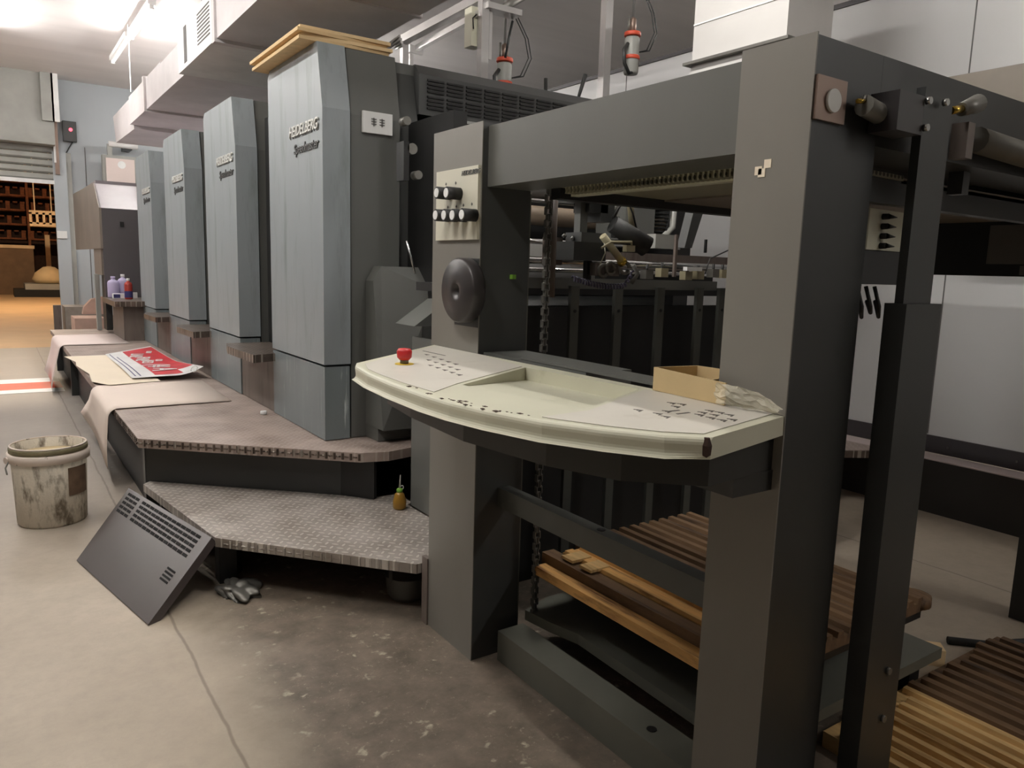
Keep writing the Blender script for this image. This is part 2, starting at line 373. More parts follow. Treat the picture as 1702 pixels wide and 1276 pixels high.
# ------------------------------------------------------------------ printing units
PX = 1.11; Y1 = 2.97; PITCH = 1.285; ZP = .39
def unit():
    u = thing('printing_unit', (2.0, 3.4, ZP), 'nearest tall grey-blue printing tower, brown boards lying on its top', 'printing unit', 'row of four grey-blue printing towers')
    y0, y1 = Y1, 3.665; zt = 1.985
    prof = [(y0, .712), (y1, .712), (y1, zt-.03), (y1-.03, zt), (y0+.055, zt), (y0, 1.73)]
    MB().prism(prof, 'X', PX, 1.225).bevel(.008, 2).build('side_cover', 'cover', u)
    MB().prism([(y0+.004, ZP+.004), (y1, ZP+.004), (y1, .702), (y0+.004, .702)], 'X', PX+.003, 1.222).bevel(.008, 2).build('lower_cover', 'cover_low', u, 'scuffed lower cover with paint drips')
    a = P(484, 221, 'X', PX); b = P(527, 207, 'X', PX); c = (a+b)/2
    text('HEIDELBERG', .062, (PX-.004, c.y+.0, c.z), (0, -1, 0), (0, 0, 1), .003, 'lettering_and_shadow', 'white_cap', u, .25, wid=1.0)
    text('HEIDELBERG', .062, (PX-.0015, c.y-.004, c.z-.006), (0, -1, 0), (0, 0, 1), .001, 'lettering_and_shadow', 'guard_dark', u, .25)  # dark offset copy paints the shadow of the raised letters
    text('Speedmaster', .056, (PX-.003, c.y-.03, c.z-.075), (0, -1, 0), (0, 0, 1), .002, 'model_lettering', 'guard_dark', u, .25)
    # guard body behind the cover
    MB().prism([(y0+.012, ZP+.004), (y1+.02, ZP+.004), (y1+.02, zt-.002), (y0+.065, zt-.002), (y0+.012, 1.72)], 'X', 1.232, 1.45).bevel(.012, 2).build('front_guard', 'guard', u)
    MB().prism([(y0+.03, 1.05), (y1+.02, 1.05), (y1+.02, zt-.012), (y0+.09, zt-.012), (y0+.03, 1.70)], 'X', 1.452, 1.545).bevel(.02, 2).build('guard_strip', 'guard_dark', u)
    # dark recess and shelf towards the next unit
    B(1.26, 1.50, y1+.02, Y1+PITCH-.03, ZP, 1.88).build('recess_panel', 'charcoal', u)
    B(PX+.01, 1.25, y1+.004, Y1+PITCH+.0, ZP+.003, .64).build('brown_side_panel', 'brown_guard', u)
    tr = MB().prism([(1.0, 3.60), (1.25, 3.68), (1.25, 4.18), (1.02, 4.18), (.985, 4.02)], 'Z', .65, .688)
    tr.bevel(.008, 2).build('small_tread', 'plate_edge', u, 'worn brown tread plate')
    # body across the machine
    B(1.50, 2.95, 3.35, 4.2, .45, 1.80).build('unit_body', 'black', u)
    B(1.30, 2.95, 3.05, y1, 1.80, zt-.015).build('top_hood', 'guard', u)
    B(1.62, 2.9, 3.1, 4.2, 0, .45).build('machine_base', 'black', u)
    return u
U1 = unit()
for k, lb in ((1, 'second tall grey-blue printing tower, right behind the nearest'), (2, 'third tall grey-blue printing tower from the viewer'), (3, 'farthest tall grey-blue printing tower, beside the bottles')):
    c = copy_tree(U1, (2.0, 3.4+PITCH*k, ZP)); c['label'] = lb
for ch in [x for x in D.objects if x.parent == c and x.name.split('.')[0] in ('recess_panel', 'brown_side_panel', 'small_tread')]: D.objects.remove(ch)
# extra parts only on the nearest one
g = MB().prism([(3.0, 1.765), (3.06, 1.765), (3.06, 1.975), (3.045, 1.975), (3.0, 1.93)], 'X', 1.547, 2.95)
gp = g.build('grille_panel', 'guard_dark', U1)
sl = MB()
for i in range(13):
    for j in range(2):
        for q in range(4):
            x = 1.585+i*.096; z = 1.79+j*.068+q*.0155
            sl.box(x, x+.08, 2.992, 3.0005, z, z+.008)
sl.build('grille_slot', 'black', gp)
B(1.62, 2.9, 2.95, 2.985, 1.745, 1.757).build('chrome_strip', 'steel', U1)
bu = MB().prism([(1.295, .45), (1.53, .45), (1.53, 1.03), (1.505, 1.12), (1.33, 1.12), (1.295, 1.06)], 'Y', 2.80, 2.975)
for v in bu.b.verts:
    if v.co.z > 1.05 and v.co.y < 2.9: v.co.y += .10
bu.bevel(.02, 3).build('gear_cover', 'guard', U1)
B(1.30, 1.46, 2.86, 3.0, ZP+.003, .66).bevel(.01).build('lower_guard', 'guard', U1)
B(1.47, 1.56, 2.72, 3.0, .22, .90).build('lower_guard', 'charcoal', U1)
MB().prism([(1.28, .905), (1.52, .905), (1.52, 1.0), (1.42, 1.0)], 'Y', 2.5, 2.66).bevel(.006).build('catch_bracket', 'guard', U1)
cd = P(627, 205, 'Y', 2.975)
wc = MB().box(cd.x-.065, cd.x+.065, 2.968, 2.982, cd.z-.042, cd.z+.042).build('notice_card', 'white', U1, 'small white card with faint writing')
for dx in (-.018, .018):
    mm = MB()
    for q in range(3): mm.box(cd.x+dx-.011, cd.x+dx+.011, 2.965, 2.968, cd.z+.012-q*.01, cd.z+.015-q*.01)
    mm.box(cd.x+dx-.002, cd.x+dx+.001, 2.965, 2.968, cd.z-.014, cd.z+.018)
    mm.build('card_writing', 'slot', wc)
# rollers and inner frame at the infeed
def roll(y, z, r, m, n, x0=1.56, x1=2.75): MB().cyl((x0, y, z), (x1, y, z), r, 24).build(n, m, U1)
roll(2.80, 1.49, .055, 'greyroll', 'infeed_roller'); roll(2.74, 1.36, .042, 'tanroll', 'tan_roller')
roll(2.80, 1.12, .09, 'greyroll', 'infeed_roller'); roll(2.75, .93, .08, 'charcoal', 'infeed_roller')
roll(2.66, 1.415, .008, 'chrome', 'guide_rod'); roll(2.60, 1.245, .008, 'chrome', 'guide_rod')
B(1.50, 1.56, 2.62, 3.0, .40, 1.72).build('inner_side_frame', 'black', U1)
B(2.75, 2.85, 2.62, 3.3, .40, 1.72).build('inner_side_frame', 'black', U1)
B(1.56, 2.75, 3.02, 3.32, .40, 1.74).build('inner_back_panel', 'black', U1)
for (x, y, r) in ((669, 203, .016), (678, 249, .020), (688, 292, .016)):
    c = P(x, y, 'Y', 2.64); MB().cyl((c.x, 2.64, c.z), (c.x, 2.60, c.z), r, 16).build('frame_bolt', 'dull_metal', U1)
c = P(664, 270, 'Y', 2.66); B(c.x-.012, c.x+.01, 2.60, 2.66, c.z-.07, c.z+.07).build('latch', 'black', U1)
MB().tube([P(676, 400, 'Y', 2.60), P(690, 455, 'Y', 2.58)], .004).build('gas_strut', 'steel', U1)

# boards on top of the nearest unit
for i in range(4):
    dx = (.0, .012, -.008, .006)[i]; z = 1.988+i*.0135
    b = MB().hexa([(1.045+dx, 3.04+dx, z), (1.43+dx, 3.05-dx, z), (1.42+dx, 3.72, z), (1.05+dx, 3.70-dx, z)],
                  [(1.045+dx, 3.04+dx, z+.013), (1.43+dx, 3.05-dx, z+.013), (1.42+dx, 3.72, z+.013), (1.05+dx, 3.70-dx, z+.013)])
    tag(b.build('kraft_board', 'kraft' if i % 2 else 'kraft_edge'), ('lowest', 'second lowest', 'second highest', 'topmost')[i]+' brown kraft board of the pile on the nearest printing tower', 'board', 'kraft boards on the tower')

# ------------------------------------------------------------------ delivery end
dl = thing('delivery_unit', (1.8, 9.4, 0), 'dark grey delivery hood at the far end of the press behind bottles', 'press delivery unit')
MB().prism([(8.2, 1.20), (10.7, 1.20), (10.7, 1.86), (8.55, 1.83), (8.2, 1.58)], 'X', .88, 2.6)
h = MB(); h.prism([(8.2, 1.20), (10.7, 1.20), (10.7, 1.86), (8.55, 1.83), (8.2, 1.58)], 'X', .88, .90); h.build('side_panel', 'hood_side', dl)
h = MB(); h.prism([(8.2, .74), (8.26, .74), (8.26, 1.58), (8.2, 1.58)], 'X', .90, 2.6); h.build('front_panel', 'hood_front', dl)
h = MB(); h.prism([(8.2, 1.58), (8.26, 1.58), (8.58, 1.80), (8.55, 1.83)], 'X', .885, 2.6); h.build('sloped_top', 'hood_top', dl)
B(.90, 2.6, 8.55, 10.7, 1.80, 1.86).build('top_panel', 'hood_top', dl)
B(.89, 1.05, 8.3, 8.9, .95, 1.20).build('side_bracket', 'hood_side', dl)
B(.905, .96, 8.27, 8.5, .42, 1.2).build('frame_post', 'charcoal', dl)
B(1.6, 2.6, 8.3, 10.6, .0, 1.2).build('body', 'charcoal', dl)
B(.86, .90, 8.62, 8.68, .395, .95).build('support_strip', 'shutter', dl)
c = P(203, 373, 'Y', 8.2); B(c.x-.02, c.x+.015, 8.19, 8.2, c.z-.02, c.z+.025).build('lock', 'black', dl)
# shelf with bottles
B(.87, 1.4, 7.35, 8.18, .70, .745).bevel(.01).build('shelf_tread', 'plate_edge', dl)
B(.95, 1.4, 7.45, 8.15, ZP+.002, .70).build('shelf_body', 'brown_guard', dl)
def bottle(px, py, r, h, mats, label, cat='bottle', y=7.8, neck=.35):
    c = P(px, 470, 'Y', y); c.z = .746
    t = thing('bottle', (c.x, c.y, .746), label, cat, 'bottles on the far shelf')
    MB().lathe([(r*.9, 0), (r, .01), (r, h*.7), (r*.85, h*.78), (r*neck, h*.85), (r*neck, h*.88)], (c.x, c.y, .746), 20).build('bottle_body', mats[0], t)
    MB().lathe([(r*neck*1.15, h*.88), (r*neck*1.15, h), (r*neck*.8, h)], (c.x, c.y, .746), 14).build('cap', mats[1], t)
    if len(mats) > 2: MB().lathe([(r*1.02, h*.08), (r*1.03, h*.09), (r*1.03, h*.38), (r*1.02, h*.39)], (c.x, c.y, .746), 20).build('bottle_label', mats[2], t)
bottle(188, 490, .050, .20, ('lavender', 'lavender'), 'leftmost pale lavender bottle on the far shelf', y=8.02)
bottle(204, 487, .045, .22, ('lavender', 'white'), 'pale bottle with white cap behind the red and blue bottle', y=8.06)
bottle(213, 495, .034, .19, ('redbottle', 'white', 'navy'), 'red and navy spray bottle with white tip on the far shelf', y=7.75)
c = P(199, 488, 'Y', 7.9); b = thing('small_carton', (c.x, c.y, .746), 'small white and navy carton lying between the bottles', 'box')
B(c.x-.06, c.x+.06, c.y-.03, c.y+.03, .746, .79).build('carton_body', 'white', b); B(c.x-.055, c.x+.0, c.y-.032, c.y-.03, .752, .785).build('carton_print', 'navy', b)
c = P(222, 488, 'Y', 7.95); tag(B(c.x-.03, c.x+.03, c.y-.02, c.y+.02, .746, .80).bevel(.008).build('white_tub', 'white'), 'small white tub at the right end of the bottle row', 'tub')

# ------------------------------------------------------------------ footboards
ft = thing('footboard', (1.0, 5, 0), 'long upper tread plate footboard running along the printing towers', 'platform')
poly = [(.46, 8.8), (.46, 3.36), (1.16, 2.72), (1.27, 2.69), (1.55, 2.75), (1.55, 8.8)]
MB().prism(poly, 'Z', .352, ZP).bevel(.012, 3).build('tread_plate', 'plate_up', ft)
def lip(mb, pts, z0, z1, off=.004, th=.004):
    for a, b in zip(pts, pts[1:]):
        a = Vector((*a, 0)); b = Vector((*b, 0)); d = (b-a).normalized(); n = Vector((d.y, -d.x, 0))
        if n.x > 0 and n.y > 0: n = -n
        mb.hexa([(a+n*off).to_tuple()[:2]+(z0,), (b+n*off).to_tuple()[:2]+(z0,), (b+n*(off-th)).to_tuple()[:2]+(z0,), (a+n*(off-th)).to_tuple()[:2]+(z0,)],
                [(a+n*off).to_tuple()[:2]+(z1,), (b+n*off).to_tuple()[:2]+(z1,), (b+n*(off-th)).to_tuple()[:2]+(z1,), (a+n*(off-th)).to_tuple()[:2]+(z1,)])
e = MB()
def ribs(mb, a, b, z, r=.003, step=.034):    # raised lozenges wrapping over the folded edge
    a = Vector(a); b = Vector(b); L = (b-a).length; d = (b-a)/L; n = Vector((d.y, -d.x, 0))
    if n.x > 0: n = -n
    k = .01; i = 0
    while k < L:
        p = a+d*k; q = p+n*.001
        if i % 2: mb.box(q.x-.004, q.x+.004, q.y-.004, q.y+.004, z-.030, z-.004)
        else: mb.cyl(q-d*.009+Vector((0, 0, z-.018)), q+d*.009+Vector((0, 0, z-.018)), .0032, 6)
        k += step/2; i += 1
ribs(e, (.46, 3.36, 0), (1.16, 2.72, 0), ZP); ribs(e, (.46, 4.1, 0), (.46, 3.36, 0), ZP)
e.build('edge_ribs', 'plate_edge', ft)
MB().prism([(.50, 8.7), (.50, 3.44), (1.13, 2.86), (1.135, 2.90), (.53, 3.47), (.53, 8.7)], 'Z', .0, .35)
r = MB(); r.prism([(.495, 3.42), (1.128, 2.84), (1.14, 2.86), (.51, 3.45)], 'Z', .192, .352); r.build('riser', 'charcoal', ft)
r = MB(); r.prism([(1.128, 2.84), (1.22, 2.72), (1.235, 2.73), (1.14, 2.86)], 'Z', .192, .352); r.build('riser', 'black', ft)
B(.54, .56, 3.5, 8.7, 0, .352).build('skirt', 'black', ft)
for y in (3.42, 5.2, 7.0, 8.6): B(.49, .54, y, y+.05, 0, .352).build('support_post', 'charcoal', ft)
B(.56, 1.5, 8.68, 8.72, 0, .352).build('end_panel', 'charcoal', ft)

st = thing('step', (.8, 2.8, 0), 'lower bright tread plate step in front of the footboard', 'step')
poly = [(1.06, 2.04), (1.31, 2.04), (1.31, 2.60), (1.34, 2.62), (1.34, 2.75), (1.24, 2.75), (1.14, 2.86), (.51, 3.42), (.475, 3.38), (.578, 2.59)]
MB().prism(poly, 'Z', .158, .19).bevel(.010, 3).build('tread_plate', 'plate_low', st)
e = MB(); ribs(e, (.60, 2.565, 0), (1.05, 2.06, 0), .19); e.build('edge_ribs', 'plate_low', st)
B(.60, .66, 2.64, 2.70, 0, .158).build('leg', 'black', st)
B(.52, .56, 3.25, 3.29, 0, .158).build('leg', 'black', st)
MB().prism([(.62, 2.72), (.66, 2.68), (.70, 2.72), (.66, 2.76)], 'Z', 0, .158).build('leg', 'black', st)
c = P(650, 960, 'Z', .10); B(c.x-.01, c.x+.0, c.y-.01, c.y+.0, .09, .158).build('hanger', 'steel', st)
B(.60, 1.3, 3.0, 3.03, .0, .158).build('back_plate', 'black', st)
tag(MB().lathe([(.055, 0), (.07, .02), (.075, .08), (.078, .085)], (1.12, 2.22, 0), 20).build('metal_can', 'dull_metal'), 'dull metal can under the right end of the lower step', 'can')

# papers on the footboard
def drape(y0, y1, xin0, xin1, hang0, hang1, m, name='paper_sheet', xh=.40, zt=ZP, th=.0012, flare=0, x_edge=.455, ny=8):
    mb = MB(); rows = []
    for j in range(ny+1):
        t = j/ny; y = y0+(y1-y0)*t; xi = xin0+(xin1-xin0)*t; hz = hang0+(hang1-hang0)*t
        row = [(xi, y, zt+.004), ((xi+x_edge)/2, y, zt+.006+.004*sin(t*7))]
        R = .045
        for a in range(6):
            an = a/5*pi/2*.92; row.append((x_edge+.02-R*sin(an), y, zt+.006-R*(1-cos(an))))
        xe = row[-1][0]; ze = row[-1][2]
        for q in (.33, .66, 1): row.append((xe-(xe-xh)*q-.01*sin(t*5+q*2), y+flare*t*q, ze+(hz-ze)*q))
        rows.append(row)
    vs = [[mb.b.verts.new(p) for p in r] for r in rows]
    for a, b in zip(vs, vs[1:]):
        for i in range(len(a)-1): mb.b.faces.new((a[i], a[i+1], b[i+1], b[i])).smooth = True
    bmesh.ops.recalc_face_normals(mb.b, faces=mb.b.faces)
    bmesh.ops.solidify(mb.b, geom=mb.b.faces[:], thickness=th)
    return mb.build(name, m, recalc=False)
tag(drape(4.06, 4.84, 1.01, 1.03, .10, .15, 'paper', xh=.425, flare=.55), 'large cream sheet hanging over the footboard edge, nearest the bucket', 'paper sheet')
tag(drape(7.18, 8.12, .96, .95, .03, .06, 'paper_back', xh=.37, flare=.1), 'far pinkish sheet hanging over the footboard edge to the floor', 'paper sheet')
cs = MB().prism([(.405, 6.30), (.45, 5.95), (.435, 5.75), (.47, 5.3), (.45, 4.97), (.52, 4.80), (.80, 4.85), (.80, 6.30)], 'Z', .402, .4035)
tag(cs.build('paper_sheet', 'paper_cream'), 'flat torn cream sheet lying under the left side of the red poster', 'paper sheet')
po = thing('printed_poster', (.87, 5.7, .404), 'red and white printed poster lying on the footboard', 'poster')
def psurf(u, v):   # u across X, v along Y
    a = Vector((.66, 4.95, .408)).lerp(Vector((1.06, 4.92, .408)), u); b = Vector((.67, 6.32, .408)).lerp(Vector((1.04, 6.7, .408)), u)
    p = a.lerp(b, v); p.z += .012*sin(v*5+u*2)*.5+.006; p.z += .05*max(0, (u-.6)/.4)**2*max(0, 1-v*2.2); return p
def patch(u0, u1, v0, v1, dz, name, m, nu=10, nv=14):
    mb = MB(); g = [[mb.b.verts.new(psurf(u0+(u1-u0)*i/nu, v0+(v1-v0)*j/nv)+Vector((0, 0, dz))) for i in range(nu+1)] for j in range(nv+1)]
    for j in range(nv):
        for i in range(nu): mb.b.faces.new((g[j][i], g[j][i+1], g[j+1][i+1], g[j+1][i])).smooth = True
    return mb.build(name, m, po)
patch(0, 1, 0, 1, 0, 'poster_sheet', 'white'); patch(.34, .985, .04, .97, .0012, 'red_print', 'redprint')
patch(.06, .08, .04, .96, .0012, 'printed_line', 'navy', 2); patch(.13, .15, .04, .8, .0012, 'printed_line', 'navy', 2)
patch(.74, .98, .03, .14, .0024, 'white_caption', 'white', 3, 3)
for (u, v, s_, tx) in ((.55, .17, .20, 'A'), (.55, .30, .18, '(¥'), (.50, .47, .10, 'RED'), (.50, .60, .12, 'FINE'), (.48, .75, .12, 'LINE'), (.75, .5, .10, 'oo'), (.8, .8, .08, 'new')):
    p = psurf(u, v); text(tx, s_, (p.x, p.y, p.z+.006), (-.2, -1, 0), (1, -.2, 0), .0008, 'printed_lettering', 'white', po)
MB().tube([psurf(.86+.02*sin(t), 0)+Vector((.018*cos(t), -.01, .016+.016*sin(t))) for t in [i*.5 for i in range(-3, 9)]], .002, 5).build('rolled_corner', 'white', po)
c = P(438, 687, 'Z', ZP+.005); tag(MB().lathe([(.014, 0), (.015, .004), (.015, .016), (.012, .018)], (c.x, c.y, ZP+.001), 16).build('bottle_cap', 'white'), 'small white plastic bottle cap on the footboard by the nearest printing tower', 'bottle cap')  # loose white bottle cap

# oil bottle on the lower step
c = P(664, 843, 'Z', .195); ob = thing('oil_bottle', (c.x, c.y, .191), 'small amber squeeze oiler with a long pale spout on the lower step', 'oil bottle')
MB().lathe([(.022, 0), (.026, .006), (.026, .03), (.018, .058), (.010, .068)], (c.x, c.y, .191), 24).build('bottle_body', 'oil', ob)
MB().lathe([(.012, .066), (.012, .078), (.006, .082)], (c.x, c.y, .191), 16).build('collar', 'green', ob)
MB().tube([(c.x, c.y, .272), (c.x+.003, c.y, .325)], [.004, .0018]).build('spout', 'clear', ob)
MB().tube([(c.x+.010+.006*cos(t), c.y, .274+.008*sin(t)) for t in [i*.6-1 for i in range(7)]], .0014, 6).build('cap_loop', 'white', ob)

# ------------------------------------------------------------------ bucket
bc = Vector((.160, 3.68, 0)); bk = thing('bucket', bc, 'dirty white paint bucket with wire handle standing in the aisle', 'bucket')
MB().lathe([(.001, 0), (.124, 0), (.130, .01), (.142, .335), (.136, .335), (.129, .24), (.126, .02), (.001, .02)], bc, 48).build('bucket_body', 'bucket', bk)
MB().lathe([(.1395, .272), (.151, .274), (.153, .308), (.1405, .312)], bc, 48, loop=True).build('rim_band', 'bucket_rim', bk)
MB().lathe([(.1405, .312), (.1455, .313), (.1455, .330), (.1415, .334)], bc, 48, loop=True).build('stained_rim', 'rim_dirt', bk)
MB().lathe([(.136, .3345), (.1425, .3345), (.1425, .339), (.1375, .340)], bc, 48, loop=True).build('lip', 'bucket_rim', bk)
MB().lathe([(.001, .292), (.1315, .292), (.1315, .294), (.001, .294)], bc, 40).build('pale_fluid', 'cream_fluid', bk)
hp = P(30, 757, 'Y', bc.y-.02); h2 = P(9, 778, 'Y', bc.y-.05)
MB().tube([hp, (hp+h2)/2+Vector((-.008, 0, .008)), h2, h2+Vector((.004, -.03, -.02))], .0032, 6).build('handle', 'dull_metal', bk)
MB().cyl(bc+Vector((-.156, -.03, .285)), bc+Vector((-.138, -.02, .285)), .014, 12).build('handle_boss', 'bucket_rim', bk)
ls = MB(); 
for i in range(8):
    a0 = -1.15+i*.09; a1 = a0+.09
    ls.face([(bc.x+.1385*cos(a0), bc.y+.1385*sin(a0), .13), (bc.x+.1385*cos(a1), bc.y+.1385*sin(a1), .13), (bc.x+.1415*cos(a1), bc.y+.1415*sin(a1), .25), (bc.x+.1415*cos(a0), bc.y+.1415*sin(a0), .25)])
ls.build('label_stain', 'label_stain', bk)

# ------------------------------------------------------------------ leaning vented panel
a = P(127, 931, 'Z', .004); b = P(246, 1038, 'Z', .004)
ex = (b-a); Lx = ex.length; ex.normalize()
# top edge rests against the step: find top corners on the lines of sight
tr_ = P(352, 893, 'Y', b.y+.16); tl_ = P(214, 811, 'Y', a.y+.10)
nrm_ = (b-a).cross(tr_-a); d_ = tl_-Vector((0, 0, CH)); tl_ = Vector((0, 0, CH))+d_*((a-Vector((0, 0, CH))).dot(nrm_)/d_.dot(nrm_))
vp = thing('vented_panel', (a+b)/2, 'dark metal panel with rows of slots leaning against the lower step', 'metal panel')
ey = ((tr_-b)+(tl_-a)).normalized(); Ly = ((tr_-b).length+(tl_-a).length)/2
def q(u, v, n=0):
    base = a+(b-a)*u; top = tl_+(tr_-tl_)*u; return base.lerp(top, v)+NV*n
NV = (b-a).cross(tl_-a).normalized()
if NV.dot(Vector((0, 0, CH))-a) < 0: NV = -NV
mb = MB(); mb.hexa([q(0, 0, -.028), q(1, 0, -.028), q(1, 1, -.028), q(0, 1, -.028)], [q(0, 0), q(1, 0), q(1, 1), q(0, 1)]); mb.bevel(.004, 2)
mb.build('sheet_body', 'ventpanel', vp)
mb = MB()
def slot(u0, u1, v0, v1): mb.hexa([q(u0, v0, .0004), q(u1, v0, .0004), q(u1, v1, .0004), q(u0, v1, .0004)], [q(u0, v0, .0016), q(u1, v0, .0016), q(u1, v1, .0016), q(u0, v1, .0016)])
for r_ in range(5):
    v = .955-r_*.058
    for us in ([.04+i*.0535 for i in range(3)], [.235+i*.0535 for i in range(13)]):
        mb = MB()
        for u in us: slot(u, u+.044, v-.034, v)
        mb.build('slot_row', 'slot_black', vp)
mb = MB()
for i in range(4): slot(.84, .925, .50-i*.040, .522-i*.040)
mb.build('slot_group', 'slot_black', vp)
rg = MB(); bmesh.ops.create_icosphere(rg.b, subdivisions=4, radius=1)
for v in rg.b.verts:
    f_ = 1+.25*sin(v.co.x*7+v.co.y*4)+.18*sin(v.co.y*11-v.co.z*6); v.co = Vector((.64+v.co.x*.06*f_, 2.53+v.co.y*.075*f_, max(0, .012+v.co.z*.022*f_)))
for f_ in rg.b.faces: f_.smooth = True
tag(rg.build('rag', 'dull_metal'), 'crumpled grey rag under the step behind the leaning panel', 'rag')

# ------------------------------------------------------------------ feeder
fd = thing('sheet_feeder', (1.9, 1.4, 0), 'big dark grey sheet feeder frame with ivory control desk', 'sheet feeder')
FX = 1.08
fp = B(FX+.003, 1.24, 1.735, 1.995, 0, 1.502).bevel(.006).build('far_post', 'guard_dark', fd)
B(FX, FX+.003, 1.733, 1.997, 0, 1.503).build('post_lit_face', 'feeder_lit', fp, 'side face in lighter grey for the light on it')  # lighter skin over the darker post paints its lit side
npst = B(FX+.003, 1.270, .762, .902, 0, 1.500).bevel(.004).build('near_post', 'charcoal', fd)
B(FX, FX+.003, .760, .904, 0, 1.503).build('post_lit_face', 'feeder_lit', npst, 'side face in lighter grey for the light on it')  # same lighter skin, light on this side put into the colour
for k in range(3):
    z = (1.30, 1.31, 1.296)[k]; y = (.853, .835, .846)[k]
    B(FX-.001, FX, y-.008, y+.006, z-.006, z+.008).build('tape_scrap', 'paper_cream', npst)
B(1.10, 1.24, .90, 1.74, 1.338, 1.493).bevel(.005).build('top_beam', 'feeder', fd)
B(1.2705, 2.88, .762, .90, 1.352, 1.500).bevel(.004).build('end_beam', 'charcoal', fd)
B(1.245, 2.80, .905, 1.60, 1.455, 1.490).build('top_plate', 'feeder', fd)
B(2.80, 2.88, .90, 1.995, 1.15, 1.49).build('drive_side_beam', 'black', fd)
B(2.80, 2.90, .93, 1.03, 0, 1.15).build('drive_side_post', 'charcoal', fd)
B(2.80, 2.90, 1.75, 1.995, 0, 1.15).build('drive_side_post', 'charcoal', fd)
lp = P(1650, 388, 'X', 2.61)
B(2.792, 2.80, .92, 1.235, 1.19, 1.318).build('notice_plate', 'slot', fd); B(2.792, 2.80, 1.10, 1.13, 1.155, 1.185).build('small_plate', 'slot', fd)
# underside ventilation tray
vt = MB().prism([(1.24, 1.338), (1.62, 1.335), (1.62, 1.345), (1.24, 1.35)], 'Y', .90, 1.60).build('underside_sheet', 'perf', fd)
B(1.62, 2.80, .905, 1.60, 1.330, 1.342).build('underside_panel', 'cabinet_brown', fd)
fn = MB(); y = .92
while y < 1.58: fn.box(1.242, 1.275, y, y+.006, 1.322, 1.338); y += .014
fn.build('vent_fins', 'perf', fd)
B(1.275, 1.30, .92, 1.60, 1.318, 1.335).build('vent_rail', 'ivory', fd)
B(1.24, 2.80, 1.60, 1.64, 1.31, 1.36).build('cross_rail', 'black', fd)
B(1.30, 2.80, .905, .935, 1.285, 1.338).build('cross_rail', 'charcoal', fd)
# control panel on far post
cp = B(FX-.008, FX, 1.738, 1.965, 1.20, 1.392).bevel(.003).build('knob_panel', 'ivory_panel', fd, 'ivory knob panel')
text('HEIDELBERG', .017, (FX-.009, 1.775, 1.376), (0, -1, 0), (0, 0, 1), .0006, 'panel_lettering', 'guard_dark', cp, .25)
for i, (x, y) in enumerate(((735, 321), (751, 321), (733, 358), (747, 358), (761, 358), (777, 357))):
    c = P(x, y, 'X', FX-.033)
    kn = MB().cyl((FX-.008, c.y, c.z), (FX-.050, c.y, c.z), .0165, 20).bevel(.002, 1).build('knob', 'rubber', cp)
    MB().cyl((FX-.050, c.y, c.z), (FX-.052, c.y, c.z), .0125, 18).build('knob_face', 'white', kn)
pm = MB()
for (x, y) in ((741, 306), (757, 304), (744, 344), (758, 343), (770, 341), (784, 339)):
    c = P(x, y, 'X', FX-.009); pm.box(FX-.009, FX-.008, c.y-.004, c.y+.004, c.z-.001, c.z+.001); pm.box(FX-.009, FX-.008, c.y-.001, c.y+.001, c.z-.004, c.z+.004)
pm.build('scale_marks', 'slot', cp)
# hand wheel in its recess
B(FX-.001, FX+.0, 1.735, 1.86, .965, 1.15).build('wheel_recess', 'charcoal', fd)
hw = MB().lathe([(.070, 0), (.084, .004), (.087, .010), (.087, .038), (.082, .044), (.030, .046), (.018, .046), (.014, .030), (.001, .030)], (0, 0, 0), 48)
hc = P(767, 483, 'X', FX-.046)
hw.xf(Matrix.Translation((FX-.002, 1.775, hc.z)) @ Matrix.Rotation(-pi/2, 4, 'Y')); hwo = hw.build('hand_wheel', 'blackplastic', fd)
MB().cyl((FX-.033, 1.775, hc.z), (FX-.036, 1.775, hc.z), .008, 12).build('hub_screw', 'steel', hwo)
B(1.239, 1.245, 1.736, 1.742, .0, 1.33).build('post_trim', 'dull_metal', fd)
c = P(853, 460, 'Y', 1.73); B(c.x-.008, c.x+.004, 1.722, 1.735, c.z-.006, c.z+.006).build('small_bracket', 'green', fd)
# control desk
T0, T1 = .867, .895
desk_pts = [(1.093, .765), (.833, .706), (.784, .748), (.733, .822), (.686, .912), (.655, 1.025), (.640, 1.12), (.636, 1.21), (.642, 1.36), (.655, 1.50), (.678, 1.62), (.692, 1.655), (1.078, 1.976), (1.078, 1.735)]
# top surface built around a sunken tray
tray = [(.760, 1.275), (1.035, 1.445), (1.060, 1.085), (.815, .960)]
dk = MB(); b_ = dk.b
outer = [b_.verts.new((x, y, T1)) for x, y in desk_pts]; low = [b_.verts.new((x+.004, y, T0-.004)) for x, y in desk_pts]
inn = [b_.verts.new((x, y, T1)) for x, y in tray]; dn = [b_.verts.new((x, y, T1-.030 if i in (1, 2) else T1-.004)) for i, (x, y) in enumerate(tray)]
n = len(outer)
for i in range(n): b_.faces.new((outer[i], outer[(i+1) % n], low[(i+1) % n], low[i]))
b_.faces.new(low[::-1])
eo = [b_.edges.get((outer[i], outer[(i+1) % n])) for i in range(n)]; ei = [b_.edges.new((inn[i], inn[(i+1) % 4])) for i in range(4)]
bmesh.ops.triangle_fill(b_, use_beauty=True, edges=eo+ei)
for i in range(4): b_.faces.new((inn[i], inn[(i+1) % 4], dn[(i+1) % 4], dn[i]))
b_.faces.new(dn[::-1])
es = [e_ for e_ in eo[1:11]] + [b_.edges.get((low[i], low[i+1])) for i in range(1, 11)]
bmesh.ops.bevel(b_, geom=es, offset=.011, segments=4, affect='EDGES', profile=.5)
desk = dk.build('control_desk', 'ivory', fd, 'ivory curved control desk')
